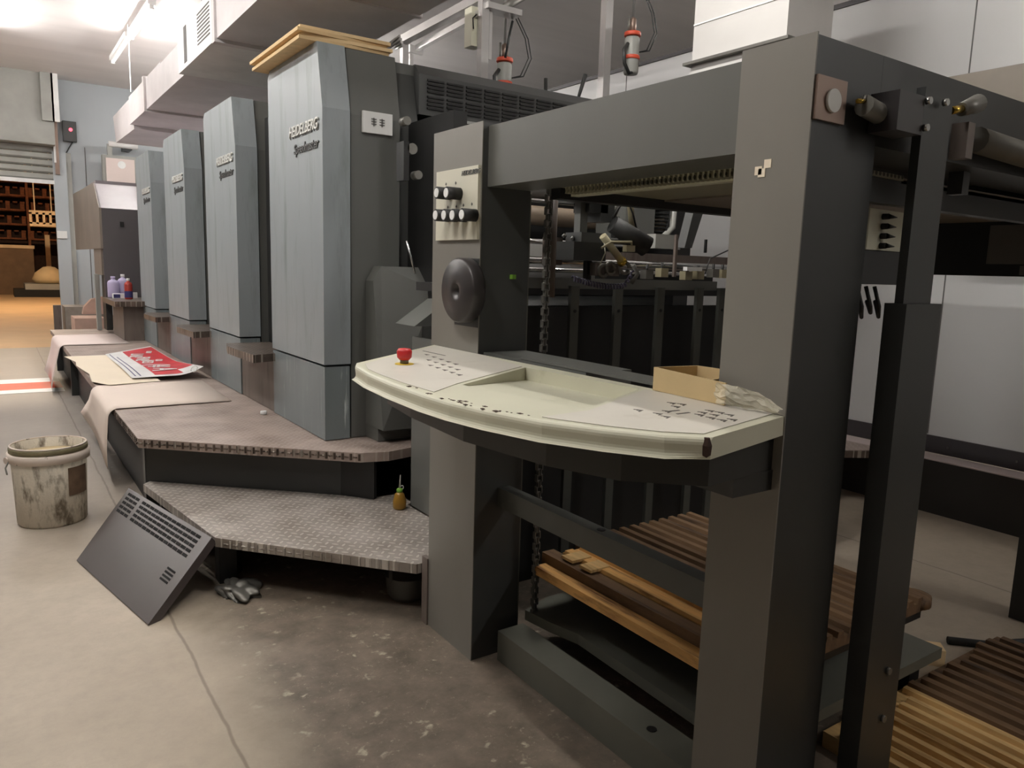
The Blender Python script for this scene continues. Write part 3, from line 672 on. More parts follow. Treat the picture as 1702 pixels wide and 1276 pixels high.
# facing films left and right
f = MB().prism([(.712, 1.64), (.680, 1.55), (.668, 1.45), (.662, 1.33), (.664, 1.215), (.752, 1.285), (1.035, 1.46), (1.07, 1.70), (1.07, 1.95)], 'Z', T1+.0004, T1+.0014); f.build('keypad_film', 'tray_face', desk)
f = MB().prism([(.845, .728), (.800, .765), (.755, .83), (.712, .915), (.705, .935), (.81, .945), (1.06, 1.07), (1.085, .785)], 'Z', T1+.0004, T1+.0014); f.build('keypad_film', 'tray_face', desk)
im = MB(); zt = T1+.0014
def dash(x, y, dx, dy, w=.0016):
    d = Vector((dx, dy, 0)); n_ = Vector((-d.y, d.x, 0)).normalized()*w; p = Vector((x, y, zt))
    im.hexa([p-n_, p+d-n_, p+d+n_, p+n_], [v+Vector((0, 0, .0005)) for v in (p-n_, p+d-n_, p+d+n_, p+n_)])
def icon(px, py, s=1.0):
    c = P(px, py, 'Z', zt); dash(c.x, c.y, .012*s, .006*s); dash(c.x+.012*s, c.y+.006*s, -.006*s, .012*s); dash(c.x+.004, c.y+.01, .010*s, -.004*s, .001)
for row in range(3):
    for k_ in range(5): icon(708+k_*12+row*3, 590+k_*4+row*9)
for (x, y) in ((1095, 690), (1110, 686), (1125, 678), (1118, 672), (1135, 674), (1182, 685), (1199, 688), (1215, 692), (1165, 692), (1184, 697), (1203, 701), (1062, 684), (1108, 695), (1220, 700), (1170, 688), (1190, 692)): icon(x, y, 1.1)
a1 = P(1108, 684, 'Z', zt); dash(a1.x, a1.y, .030, .0, .0025); a2 = P(1125, 688, 'Z', zt); dash(a2.x, a2.y, .030, .0, .0025)
a1 = P(703, 583, 'Z', zt); a2 = P(740, 591, 'Z', zt); dash(a1.x, a1.y, a2.x-a1.x, a2.y-a1.y, .002)
im.build('keypad_symbols', 'ink', desk)
c = P(672, 606, 'Z', T1)
MB().lathe([(.022, 0), (.022, .002)], (c.x, c.y, T1+.001), 24).build('yellow_plate', 'yellow', desk)
es_ = MB().lathe([(.010, 0), (.010, .012)], (c.x, c.y, T1+.003), 16).build('stop_button', 'dull_metal', desk)
MB().lathe([(.012, 0), (.017, .006), (.018, .020), (.014, .026), (.001, .027)], (c.x, c.y, T1+.012), 24).build('button_head', 'red', es_, 'red mushroom head')
ch = MB()
for i in range(70):
    t = random.random(); j = int(t*9)+1; p = Vector((*desk_pts[j], 0)).lerp(Vector((*desk_pts[j+1], 0)), random.random())
    if not .95 < p.y < 1.32: continue
    s_ = random.uniform(.001, .0035); x = p.x+random.uniform(.006, .03); ch.box(x-s_, x+s_, p.y-s_*1.5, p.y+s_*1.5, T1-.0004, T1+.0006)
ch.build('paint_chips', 'chip', desk)
c = Vector((.834, .712, .879)); MB().lathe([(.001, -.016), (.007, -.010), (.008, .004), (.004, .0155)], c, 6, True).build('chipped_corner', 'chip', desk)
# dark desk apron
MB().prism([(1.10, .78), (.90, .76), (.80, .85), (.75, .98), (.72, 1.2), (.735, 1.45), (.76, 1.62), (1.0, 1.80), (1.10, 1.80)], 'Z', .800, .853).bevel(.008).build('desk_apron', 'charcoal', fd)
B(.98, 1.26, .775, .90, .765, .80).build('desk_bracket', 'charcoal', fd)
MB().cyl((.93, 1.74, .855), (.96, 1.70, .855), .014, 12).build('tan_grip', 'copper', fd)
# rails
mbr = B(1.16, 1.20, .902, 1.735, .452, .508).build('middle_rail', 'rail', fd)
c = P(1001, 880, 'Z', .508); MB().lathe([(.011, 0), (.011, .0012)], (1.182, c.y, .5083), 12, True).build('rail_hole', 'black', mbr)
fbm = B(1.15, 1.24, .902, 1.70, 0, .090).bevel(.004).build('floor_rail', 'plate_green', fd)
c = P(1076, 1215, 'Z', .09); MB().lathe([(.012, 0), (.012, .001)], (1.19, c.y, .0905), 12, True).build('rail_hole', 'black', fbm)
B(1.315, 1.33, 2.0, 2.585, .193, .86).build('link_panel', 'guard', fd)
B(1.075, 1.09, 1.995, 2.03, .0, .22).build('foot_plate', 'brown_guard', fd)
# back of the pile bay: black plate stands in for the darkness there
B(1.26, 2.60, 2.12, 2.16, 0, 1.0).build('bay_darkness', 'black', fd)
B(1.245, 1.262, 1.80, 2.12, 0, 1.0).build('bay_side', 'black', fd)
for px in (955, 1028, 1098, 1163, 1200):
    c = P(px, 485, 'Y', 2.0)
    sb = B(c.x-.018, c.x+.018, 1.995, 2.01, .10, 1.075).build('stop_bar', 'rail', fd)
    MB().cyl((c.x, 1.994, .99), (c.x, 1.992, .99), .006, 10).build('bar_hole', 'black', sb)
B(1.44, 2.35, 2.01, 2.04, 1.065, 1.10).build('stop_rail', 'feeder', fd)
def rodp(a, b, r, m, n): return MB().tube([a, b], r, 12).build(n, m, fd)
rodp((1.26, 2.02, 1.155), (2.6, 2.02, 1.155), .012, 'chrome', 'cross_shaft')
rodp((1.26, 2.06, 1.125), (2.6, 2.06, 1.125), .008, 'chrome', 'cross_shaft')
rodp((1.26, 2.02, 1.215), (1.60, 2.02, 1.215), .007, 'chrome', 'cross_shaft')
B(1.26, 2.6, 2.10, 2.45, 1.04, 1.07).build('feed_table', 'black', fd)
B(1.30, 1.72, 2.10, 2.2, 1.17, 1.22).build('white_block', 'white_cap', fd)
B(1.78, 2.62, 2.16, 2.22, 1.14, 1.20).build('dark_bar', 'brown_guard', fd)
B(1.85, 2.45, 2.12, 2.16, 1.09, 1.12).build('clamp_bar', 'black', fd)
for px in (1075, 1100, 1140, 1160, 1185, 1200):
    c = P(px, 452+(px % 7), 'Y', 1.97); cb = MB().box(c.x-.018, c.x+.018, 1.955, 1.985, c.z-.016, c.z+.016).bevel(.005).build('sheet_clamp', 'dull_metal' if px % 2 else 'tube_tan', fd)
    MB().cyl((c.x, 1.97, c.z), (c.x, 1.97, c.z+.035), .005, 8).build('clamp_screw', 'black', cb)
c = P(1148, 450, 'Y', 1.95); B(c.x-.03, c.x+.05, 1.94, 1.96, c.z, c.z+.014).build('white_clip', 'white', fd)
# lifting chain
chn = MB(); z = .10; i = 0
cx = P(908, 450, 'Y', 1.68)
while z < 1.33:
    if i % 2: chn.box(cx.x-.010, cx.x-.007, 1.674, 1.686, z, z+.020); chn.box(cx.x+.007, cx.x+.010, 1.674, 1.686, z, z+.020)
    else: chn.box(cx.x-.005, cx.x-.002, 1.674, 1.686, z, z+.020); chn.box(cx.x+.002, cx.x+.005, 1.674, 1.686, z, z+.020)
    chn.cyl((cx.x-.011, 1.68, z+.002), (cx.x+.011, 1.68, z+.002), .003, 6); z += .017; i += 1
chn.build('lift_chain', 'dull_metal', fd)
rodp((cx.x+.03, 1.70, 1.05), (cx.x+.03, 1.70, 1.34), .014, 'brown_guard', 'guide_column')
# suction head
YS = 1.86
def q2(x, y, Y=YS): return P(x, y, 'Y', Y)
sh_ = D.objects.new('suction_head', None); C.objects.link(sh_); sh_.parent = fd; sh_.location = Vector((1.72, YS, 1.2))-Vector(fd.location)
def pb(x0, x1, y0, y1, Y, dep, n, m, par=None, bev=.003):
    a = P(x0, y1, 'Y', Y); b = P(x1, y0, 'Y', Y); return MB().box(min(a.x, b.x), max(a.x, b.x), Y, Y+dep, min(a.z, b.z), max(a.z, b.z)).bevel(bev).build(n, m, par or sh_)
pb(955, 988, 318, 333, YS, .10, 'head_mount', 'charcoal'); pb(963, 978, 330, 400, YS+.02, .03, 'hanger_arm', 'guard')
pb(980, 1012, 322, 352, YS, .08, 'cam_box', 'charcoal'); pb(953, 1008, 404, 432, YS-.03, .12, 'suction_box', 'charcoal', bev=.012)
pb(966, 1004, 388, 404, YS, .08, 'suction_box', 'guard_dark'); pb(975, 984, 430, 465, YS, .02, 'sucker_leg', 'black')
pb(998, 1022, 340, 368, YS, .07, 'joint_block', 'guard_dark', bev=.008); pb(1022, 1030, 360, 395, YS-.02, .02, 'joint_arm', 'charcoal')
MB().tube([q2(1018, 372, 1.84), q2(1075, 410, 1.80)], [.028, .034], 20).build('black_cylinder', 'rubber', sh_)
tb = MB().tube([q2(1002, 392, 1.80), q2(1034, 435, 1.80)], .012, 14).build('suction_tube', 'tube_tan', sh_)
MB().tube([q2(1032, 432, 1.80), q2(1036, 438, 1.80)], .015, 14).build('tube_ring', 'brass', tb)
MB().tube([q2(1000, 412, 1.79), q2(1015, 402, 1.79), q2(1050, 402, 1.79), q2(1050, 408, 1.79)], .004, 8).build('tan_lever', 'tube_tan', sh_)
pb(1042, 1056, 408, 418, 1.79, .02, 'tan_lever', 'tube_tan')
for (x, y) in ((1014, 446), (1038, 445), (1002, 450)):
    c = q2(x, y, 1.82); MB().tube([(c.x+.018*cos(t), c.y, c.z+.018*sin(t)) for t in [i*.45 for i in range(14)]], .006, 8).build('rubber_ring', 'dull_metal', sh_)
pb(990, 1030, 438, 458, 1.83, .05, 'sucker_block', 'brown_guard')
co = []
for i in range(150):
    t = i/149; x = 952+t*100; y = 462+14*sin(t*pi*.75)-26*max(0, t-.86)*5; c = q2(x, y, 1.84); co.append(c+Vector((.002*cos(i*.9), .008*cos(i*.9), .008*sin(i*.9))))
MB().tube(co, .0028, 5).build('coiled_hose', 'purple', sh_)
MB().tube([q2(1050, 470, 1.84), q2(1060, 455, 1.84), q2(1052, 440, 1.84)], .007, 8).build('air_hose', 'dull_metal', sh_)
MB().tube([q2(1018, 362, 1.84), q2(1035, 335, 1.84), q2(1048, 322, 1.85)], .004, 8).build('air_hose', 'rubber', sh_)
MB().tube([q2(1040, 326, 1.85), q2(1052, 355, 1.85), q2(1058, 380, 1.85)], .003, 8).build('air_hose', 'rubber', sh_)
MB().tube([q2(1042, 322, 1.88), q2(1048, 345, 1.88), q2(1051, 378, 1.88)], .011, 10).build('air_pipe', 'tube_tan', sh_)
MB().tube([q2(1027, 322, 1.90), q2(1024, 345, 1.90), q2(1017, 360, 1.90)], .013, 10).build('air_pipe', 'dull_metal', sh_)
MB().tube([q2(997, 440, 1.8), q2(1006, 420, 1.8), q2(1004, 400, 1.8)], .002, 6).build('air_hose', 'ivory', sh_)
for (x, y) in ((938, 392), (952, 396), (1010, 328)):
    c = q2(x, y, 1.9); MB().lathe([(.001, -.009), (.009, 0), (.001, .009)], c, 12).build('ball_knob', 'steel', sh_)
pb(916, 936, 395, 440, 1.95, .05, 'side_block', 'brown_guard', fd)
# motor behind and its junction box
mt = pb(1038, 1090, 330, 398, 2.30, .18, 'blower_motor', 'guard', fd, .02)
fnn = MB()
for i in range(10):
    c = P(1101, 343+i*6, 'Y', 2.32); fnn.box(c.x-.035, c.x+.028, 2.30, 2.46, c.z-.003, c.z+.003)
fnn.build('cooling_fins', 'charcoal', mt)
pb(1089, 1126, 391, 412, 2.05, .06, 'junction_box', 'shutter', fd)
MB().tube([P(1104, 392, 'Y', 2.1), P(1118, 378, 'Y', 2.1), P(1121, 335, 'Y', 2.1)], .012, 10).build('white_conduit', 'shutter', fd)
MB().tube([P(1106, 388, 'Y', 2.1), P(1114, 360, 'Y', 2.1), P(1116, 335, 'Y', 2.1)], .003, 6).build('cable', 'rubber', fd)
a_ = P(1138, 412, 'Y', 1.98); b2 = P(1154, 345, 'Y', 1.98)
MB().hexa([(a_.x-.022, 1.96, a_.z), (a_.x+.016, 1.96, a_.z), (a_.x+.016, 2.0, a_.z), (a_.x-.022, 2.0, a_.z)], [(b2.x-.022, 1.96, 1.36), (b2.x+.03, 1.96, 1.36), (b2.x+.03, 2.0, 1.36), (b2.x-.022, 2.0, 1.36)]).build('slanted_stay', 'guard_dark', fd)
pb(1120, 1128, 390, 460, 1.95, .01, 'depth_gauge', 'brown_guard', fd)
pb(1172, 1176, 398, 420, 2.0, .008, 'thin_pin', 'black', fd)
MB().tube([P(1172, 455, 'Y', 1.9), P(1180, 430, 'Y', 1.9), P(1212, 415, 'Y', 1.9)], .0025, 6).build('cable', 'rubber', fd)
# end side: support post, shaft, bearing, brass knob, terminal box
pp = B(1.322, 1.415, .712, .728, 1.085, 1.45).build('end_post', 'charcoal', fd)
B(1.312, 1.432, .700, .740, .0, 1.085).bevel(.003).build('end_post', 'charcoal', fd)
for z in (.28, .38, .16):
    MB().cyl((1.385, .700, z), (1.385, .694, z), .007, 10).build('post_bolt', 'dull_metal', pp)
cpl = P(1385, 168, 'Y', .755)
tp = MB().box(1.084, 1.163, .755, .762, 1.373, 1.440).build('copper_plate', 'copper', fd, 'brownish square bearing plate')
MB().cyl((1.125, .755, 1.405), (1.125, .750, 1.405), .018, 24).build('bright_pin', 'white_cap', tp)
rodp((1.19, .74, 1.405), (1.31, .74, 1.385), .017, 'dull_metal', 'drive_shaft')
pb(1490, 1538, 160, 215, .705, .05, 'bearing_block', 'blackplastic', fd, .004)
for (x, y) in ((1545, 167), (1540, 212), (1573, 170)):
    c = P(x, y, 'Y', .70); MB().cyl((c.x, .705, c.z), (c.x, .697, c.z), .006, 10).build('set_screw', 'steel', fd)
MB().tube([P(1436, 172, 'Y', .74), P(1438, 158, 'Y', .74)], .003, 6).build('wing_screw', 'steel', fd)
MB().tube([P(1425, 168, 'Y', .74), P(1437, 168, 'Y', .74)], .004, 6).build('wing_screw', 'brass', fd)
kb = MB().tube([P(1598, 182, 'Y', .72), P(1625, 172, 'Y', .72)], [.012, .017], 16).build('brass_knob', 'dull_metal', fd, 'brass tipped knob')
MB().tube([P(1580, 184, 'Y', .72), P(1598, 181, 'Y', .72)], .007, 12).build('brass_tip', 'brass', kb)
a_ = P(1622, 232, 'Y', .73); rodp(a_, (2.6, .73, a_.z-.03), .024, 'dull_metal', 'round_cross_bar')
pb(1604, 1622, 205, 262, .72, .03, 'bar_clamp', 'brown_guard', fd)
pb(1598, 1616, 262, 322, .80, .03, 'hanging_bracket', 'charcoal', fd)
tbx = MB().prism([(1.50, 1.00), (1.572, .94), (1.735, .95), (1.70, 1.08)], 'Z', 1.19, 1.278).bevel(.003).build('terminal_box', 'ivory', fd)
for i in range(4):
    z = 1.267-i*.021-.004
    MB().tube([(1.63, .958, z), (1.63, .930, z)], [.007, .0065], 10).build('cable_gland', 'rubber', tbx)
    MB().tube([(1.63, .930, z), (1.655, .925, z-.001)], [.006, .001], 8).build('gland_tip', 'rubber', tbx)
    MB().tube([(1.54, .975, z), (1.518, .955, z)], .009, 12).build('cable_gland', 'rubber', tbx)
B(1.49, 1.75, .94, 1.07, 1.115, 1.188).build('gland_bracket', 'black', fd)
for i in range(5):
    x = 1.53+i*.035; MB().tube([(x, .97, 1.11), (x+.01, .96, 1.065), (x+.03, .97, 1.04+.01*(i % 2)), (x+.06, 1.0, 1.075)], .0045, 6).build('cable', 'rubber', fd)
B(1.28, 1.36, .905, .935, 1.02, 1.338).build('inner_post', 'black', fd)
B(1.2705, 1.278, .82, .90, 0, 1.35).build('post_flange', 'charcoal', fd)

# pile boards inside the feeder: ridged wooden platen
def ridged(x0, x1, y0, y1, z0, z1, pitch=.045, groove=.014, jag=0):
    mb = MB(); x = x0
    mb.box(x0, x1, y0, y1, z0, z1-groove)
    while x < x1-.01:
        w = min(pitch*.62, x1-x); j0 = random.uniform(0, jag); j1 = random.uniform(0, jag)
        mb.prism([(x, z1-groove-.001), (x+w, z1-groove-.001), (x+w-.004, z1), (x+.004, z1)], 'Y', y0+j0, y1-j1); x += pitch
    return mb
pbd = thing('pile_board', (1.7, 1.3, .2), 'ridged wooden pile board hanging inside the feeder', 'pile board')
ridged(1.46, 2.0, .93, 1.74, .262, .302).build('shaded_boards', 'wooddark', pbd)  # darker wood tone stands in for shade deeper in the feeder
ridged(1.345, 1.46, .95, 1.66, .268, .310, .058, .008, .04).build('worn_boards', 'woodlight', pbd, 'orange worn outer boards')
B(1.30, 1.343, .94, 1.70, .264, .300).bevel(.003).build('outer_board', 'wooddark', pbd)
B(1.26, 1.30, .93, 1.68, .246, .272).build('edge_rail', 'woodlight', pbd)
B(1.285, 2.0, .94, 1.70, .235, .262).build('under_frame', 'black', pbd)
for y in (1.60, 1.52): B(1.31, 1.38, y-.03, y+.02, .306, .314).bevel(.003).build('wood_scrap', 'woodpale', pbd)
c = P(1540, 985, 'Z', .29); MB().lathe([(.02, 0), (.045, .004), (.045, .03), (.03, .035)], (2.0, .965, .262), 16).build('rounded_corner', 'wooddark', pbd)
pl = thing('lift_plate', (1.7, 1.3, 0), 'greyish green lifting plate low inside the feeder under the wooden boards', 'metal plate')
MB().prism([(1.27, .92), (2.1, .92), (2.1, 1.70), (1.36, 1.74), (1.245, 1.70), (1.26, 1.60), (1.285, 1.50)], 'Z', .10, .13).build('plate', 'plate_green', pl)
for x in (1.5, 2.0): B(x, x+.05, .95, 1.68, 0, .10).build('skid', 'black', pl)
# loose boards on the floor at the right
l1 = ridged(1.60, 1.965, -.4, .945, .0, .055, .042, .014, .05); 
tag(l1.build('wooden_board', 'woodpale'), 'pale golden ridged wooden board on the floor at lower right', 'wooden board')
l2 = ridged(1.975, 2.52, -.4, .95, .0, .055, .05, .016, .03)
tag(l2.build('wooden_board', 'wooddark'), 'dark brown ridged wooden board on the floor beside the pale one', 'wooden board')
l3 = thing('wooden_block', (2.1, 1.05, 0), 'pale wooden batten end lying behind the dark floor board', 'wooden block')
a_ = P(1500, 1066, 'Z', .05); b2 = P(1568, 1075, 'Z', .05); 
dd = (b2-a_).normalized(); nn = Vector((-dd.y, dd.x, 0))*.028
MB().hexa([(a_-dd*.1-nn)-Vector((0, 0, .05)), b2-nn-Vector((0, 0, .05)), b2+nn-Vector((0, 0, .05)), a_-dd*.1+nn-Vector((0, 0, .05))], [a_-dd*.1-nn, b2-nn, b2+nn, a_-dd*.1+nn]).bevel(.003).build('batten', 'kraft', l3)
a_ = P(1575, 1064, 'Z', .012); b2 = P(1702, 1078, 'Z', .012)
tag(MB().tube([(a_.x, a_.y, .013), ((a_.x+b2.x)/2, (a_.y+b2.y)/2, .013), (b2.x+.3, b2.y-.1, .013)], .012, 8).build('floor_cable', 'rubber'), 'black rod lying on the floor behind the dark wooden board', 'rod')

# things on the desk
bx = thing('cardboard_box', (1.12, 1.0, T1), 'open torn brown cardboard box on the ivory desk by the near post', 'cardboard box')
p0 = Vector((1.062, 1.065, T1+.002)); p1 = Vector((1.030, .955, T1+.002)); p2_ = Vector((1.070, .906, T1+.002)) 
def wall_(a, b, h0, h1, n, m='cardboard', th=.004):
    d = (b-a).normalized(); nn = Vector((-d.y, d.x, 0))*th
    MB().hexa([a, b, b+nn, a+nn], [a+Vector((0, 0, h0)), b+Vector((0, 0, h1)), b+nn+Vector((0, 0, h1)), a+nn+Vector((0, 0, h0))]).build(n, m, bx)
zb = T1+.002
c0, c1, c2, c3, c4 = Vector((1.066, 1.055, zb)), Vector((1.060, .872, zb)), Vector((1.074, .912, zb)), Vector((1.18, .912, zb)), Vector((1.185, 1.05, zb))
wall_(c0, c1, .046, .040, 'box_side'); wall_(c4, c0, .044, .046, 'box_side'); wall_(c3, c4, .046, .044, 'box_side'); wall_(c2, c3, .040, .046, 'box_side')
MB().hexa([c0, c2, c3, c4], [v+Vector((0, 0, .003)) for v in (c0, c2, c3, c4)]).build('box_base', 'cardboard', bx)
fb = MB(); A = [P(1192, 637, 'X', 1.05), P(1216, 642, 'X', 1.055), P(1262, 652, 'X', 1.06), P(1300, 680, 'X', 1.065)]
lowp = [P(1190, 672, 'Z', T1+.004), P(1220, 676, 'Z', T1+.004), P(1262, 684, 'Z', T1+.004), P(1303, 691, 'Z', T1+.004)]
va = [fb.b.verts.new(v) for v in A]; vb = [fb.b.verts.new(v) for v in lowp]
vm = [fb.b.verts.new(a.lerp(b, .5)+Vector((-.010*(i % 2), .004, 0))) for i, (a, b) in enumerate(zip(A, lowp))]
for i in range(3): fb.b.faces.new((va[i], va[i+1], vm[i+1], vm[i])); fb.b.faces.new((vm[i], vm[i+1], vb[i+1], vb[i]))
bmesh.ops.subdivide_edges(fb.b, edges=fb.b.edges[:], cuts=3, use_grid_fill=True, smooth=.3)
for v in fb.b.verts: v.co += Vector((random.uniform(-.003, .003), random.uniform(-.003, .003), random.uniform(-.001, .003)))
tag(fb.build('plastic_film', 'plastic_film'), 'crumpled clear plastic film beside the cardboard box on the desk', 'plastic film')
dp = MB().hexa([(1.10, 1.06, T1+.004), (1.17, 1.06, T1+.004), (1.17, 1.56, T1+.004), (1.10, 1.56, T1+.004)], [(1.10, 1.06, T1+.010), (1.17, 1.06, T1+.010), (1.17, 1.56, T1+.010), (1.10, 1.56, T1+.010)])
for v in dp.b.verts:
    if v.co.y > 1.5: v.co.y += (1.17-v.co.x)*0
dp.build('desk_back_strip', 'guard', fd)
B(1.10, 1.24, 1.30, 1.735, .86, T1+.003).build('desk_back_support', 'guard', fd)

# ------------------------------------------------------------------ drive side of the machine
sp = thing('drive_side_platform', (3.8, 1, 0), 'long dark plinth with pale top along the white wall', 'platform')
B(3.745, XR-.02, -1.5, 6, 0, .262).build('plinth', 'dark_beam', sp); B(3.742, XR-.015, -1.5, 6, .262, .267).build('plinth_top', 'ledge', sp)
sp2 = thing('drive_side_step', (3.3, 3, 0), 'small tread plate platform by the white wall behind the feeder', 'step')
MB().prism([(3.738, 1.98), (3.738, 3.8), (3.05, 3.8), (3.05, 2.45), (3.36, 2.2)], 'Z', .24, .27).build('tread_plate', 'plate_up', sp2)
MB().prism([(3.738, 1.972), (3.36, 2.192), (3.37, 2.21), (3.738, 1.99)], 'Z', .232, .268).build('front_lip', 'plate_edge', sp2)
for (x, y) in ((3.50, 2.14), (3.2, 2.6), (3.6, 3.4)): MB().cyl((x, y, 0), (x, y, .24), .018, 12).build('leg', 'charcoal', sp2)
B(3.40, 3.70, 2.35, 3.7, .02, .22).build('under_box', 'black', sp2)
wcb = P(1575, 133, 'X', 3.55)
tag(B(3.5, XR-.02, -.2, wcb.y-.0, 1.45, wcb.z).build('wall_cabinet', 'cabinet_brown'), 'brownish cabinet on the white wall at the upper right edge', 'cabinet')
# white square air duct
a_ = P(1150, 105, 'X', 2.72); b2 = P(1306, 74, 'X', 2.72)
vd = thing('vertical_duct', (2.9, (a_.y+b2.y)/2, 1.5), 'white wrapped vertical air duct above the feeder', 'air duct')
B(2.72, 3.02, b2.y, a_.y, a_.z, ZC).bevel(.008).build('duct_body', 'white_duct', vd)
B(2.69, 3.05, b2.y-.03, a_.y+.03, a_.z-.012, a_.z).build('flange', 'dull_metal', vd)
MB().hexa([(2.65, b2.y-.02, 1.722), (3.1, b2.y-.02, 1.722), (3.1, a_.y+.10, 1.722), (2.71, a_.y+.10, 1.722)], [(2.72, b2.y, a_.z-.012), (3.02, b2.y, a_.z-.012), (3.02, a_.y, a_.z-.012), (2.72, a_.y, a_.z-.012)]).build('duct_hood', 'white_duct', vd)
for z in (a_.z+.16, a_.z+.32): B(2.716, 2.72, b2.y, a_.y, z, z+.006).build('tape_seam', 'white', vd)

# ------------------------------------------------------------------ ducts along the ceiling
DXL, DXR = 1.18, 1.92
du = thing('ceiling_duct', (1.55, 4.5, 2.4), 'large foil wrapped air duct hanging over the near printing towers', 'air duct')
B(DXL, DXR, 2.3, 4.9, 2.41, 2.68).bevel(.02).build('duct_body', 'foil_duct', du)
B(DXL-.01, DXR+.01, 4.9, 5.9, 2.40, 2.69).bevel(.03).build('vent_section', 'grille_white', du)
B(DXL-.014, DXR+.014, 4.86, 4.92, 2.39, 2.74).bevel(.01).build('joint_flange', 'foil_duct', du)
B(DXL-.014, DXR+.014, 3.72, 3.75, 2.40, 2.69).build('joint_flange', 'foil_duct', du)
vl = MB()
for i in range(9): vl.prism([(4.98, 2.46+i*.022), (5.30, 2.46+i*.022), (5.30, 2.468+i*.022), (4.98, 2.468+i*.022)], 'X', DXL-.0125, DXL-.009)
vl.build('vent_louvres', 'slot', du)
B(DXL-.0125, DXL-.009, 5.62, 5.70, 2.43, 2.66).build('side_slot', 'slot', du)
d2 = thing('branch_duct', (1.6, 7.8, 2.5), 'lower dusty duct bending down towards the far wall', 'air duct')
B(1.30, 2.3, 5.95, 7.4, 2.50, 2.76).bevel(.03).build('duct_body', 'foil_duct', d2)
B(1.32, 2.3, 7.4, 9.2, 2.52, 2.80).bevel(.05).build('duct_body', 'foil_duct', d2)
MB().hexa([(1.36, 9.2, 2.48), (2.3, 9.2, 2.48), (2.3, 10.6, 2.50), (1.36, 10.6, 2.50)], [(1.34, 9.2, 2.80), (2.3, 9.2, 2.80), (2.3, 10.6, 2.80), (1.34, 10.6, 2.80)]).bevel(.04).build('duct_elbow', 'foil_duct', d2)
B(1.30, 2.3, 8.15, 8.22, 2.50, 2.82).build('joint_flange', 'foil_duct', d2)
for i, (x, y, z0) in enumerate(((1.20, 5.3, 2.69), (1.30, 8.9, 2.80))):
    B(x-.004, x+.004, y, y+.008, z0, ZC).build('hanger_rod', 'white', du if i == 0 else d2)

# ------------------------------------------------------------------ aluminium frame with valves above the press
al = thing('aluminium_frame', (2.5, 4, 1.97), 'aluminium profile frame standing on top of the press', 'metal frame')
def vpost(px, Y, w, z0=1.802, z1=ZC, n='upright', m='alu', par=al, ref=60):
    c = P(px, ref, 'Y', Y); B(c.x-w/2, c.x+w/2, Y-w/2, Y+w/2, z0, z1).build(n, m, par); return c
c1_ = vpost(803, 4.0, .05); vpost(814, 4.0, .02, 2.35, 2.62)
c2_ = vpost(1007, 3.15, .045, 1.972); 
a_ = P(672, 68, 'Y', 5.1); 
vpost(672, 5.1, .045, 1.802, a_.z, ref=75); vpost(683, 5.1, .03, 1.802, a_.z-.08, ref=90)
b2 = P(800, 2, 'Y', 4.0)
def beam_(p, q_, w, h, n, m='alu'):
    p = Vector(p); q_ = Vector(q_); d = (q_-p).normalized(); s_ = d.cross(Vector((0, 0, 1))).normalized()*w/2; u_ = Vector((0, 0, h/2))
    MB().hexa([p-s_-u_, p+s_-u_, p+s_+u_, p-s_+u_], [q_-s_-u_, q_+s_-u_, q_+s_+u_, q_-s_+u_]).build(n, m, al)
beam_(P(668, 68, 'Y', 5.1), P(806, -6, 'Y', 4.0), .06, .05, 'cross_beam'); beam_(P(694, 80, 'Y', 5.0), P(800, 22, 'Y', 4.0), .035, .035, 'cross_beam')
beam_(P(680, 80, 'Y', 5.1), P(702, 86, 'Y', 5.1), .03, .05, 'cross_beam')
c = P(790, 50, 'Y', 4.08); B(c.x-.045, c.x+.025, 4.05, 4.13, c.z-.10, c.z+.12).build('control_box', 'ivory', al)
MB().tube([P(798, 18, 'Y', 4.03), P(786, 30, 'Y', 4.03), P(787, 48, 'Y', 4.03)], .004, 6).build('cable', 'rubber', al)
B(c1_.x, c1_.x+.24, 3.95, 4.05, P(830, 22, 'Y', 4.0).z, P(830, 12, 'Y', 4.0).z).build('valve_shelf', 'alu', al)
MB().tube([P(838, 14, 'Y', 4.0), P(850, 5, 'Y', 4.0), P(872, -8, 'Y', 4.0)], .025, 10).build('pneumatic_block', 'dull_metal', al)
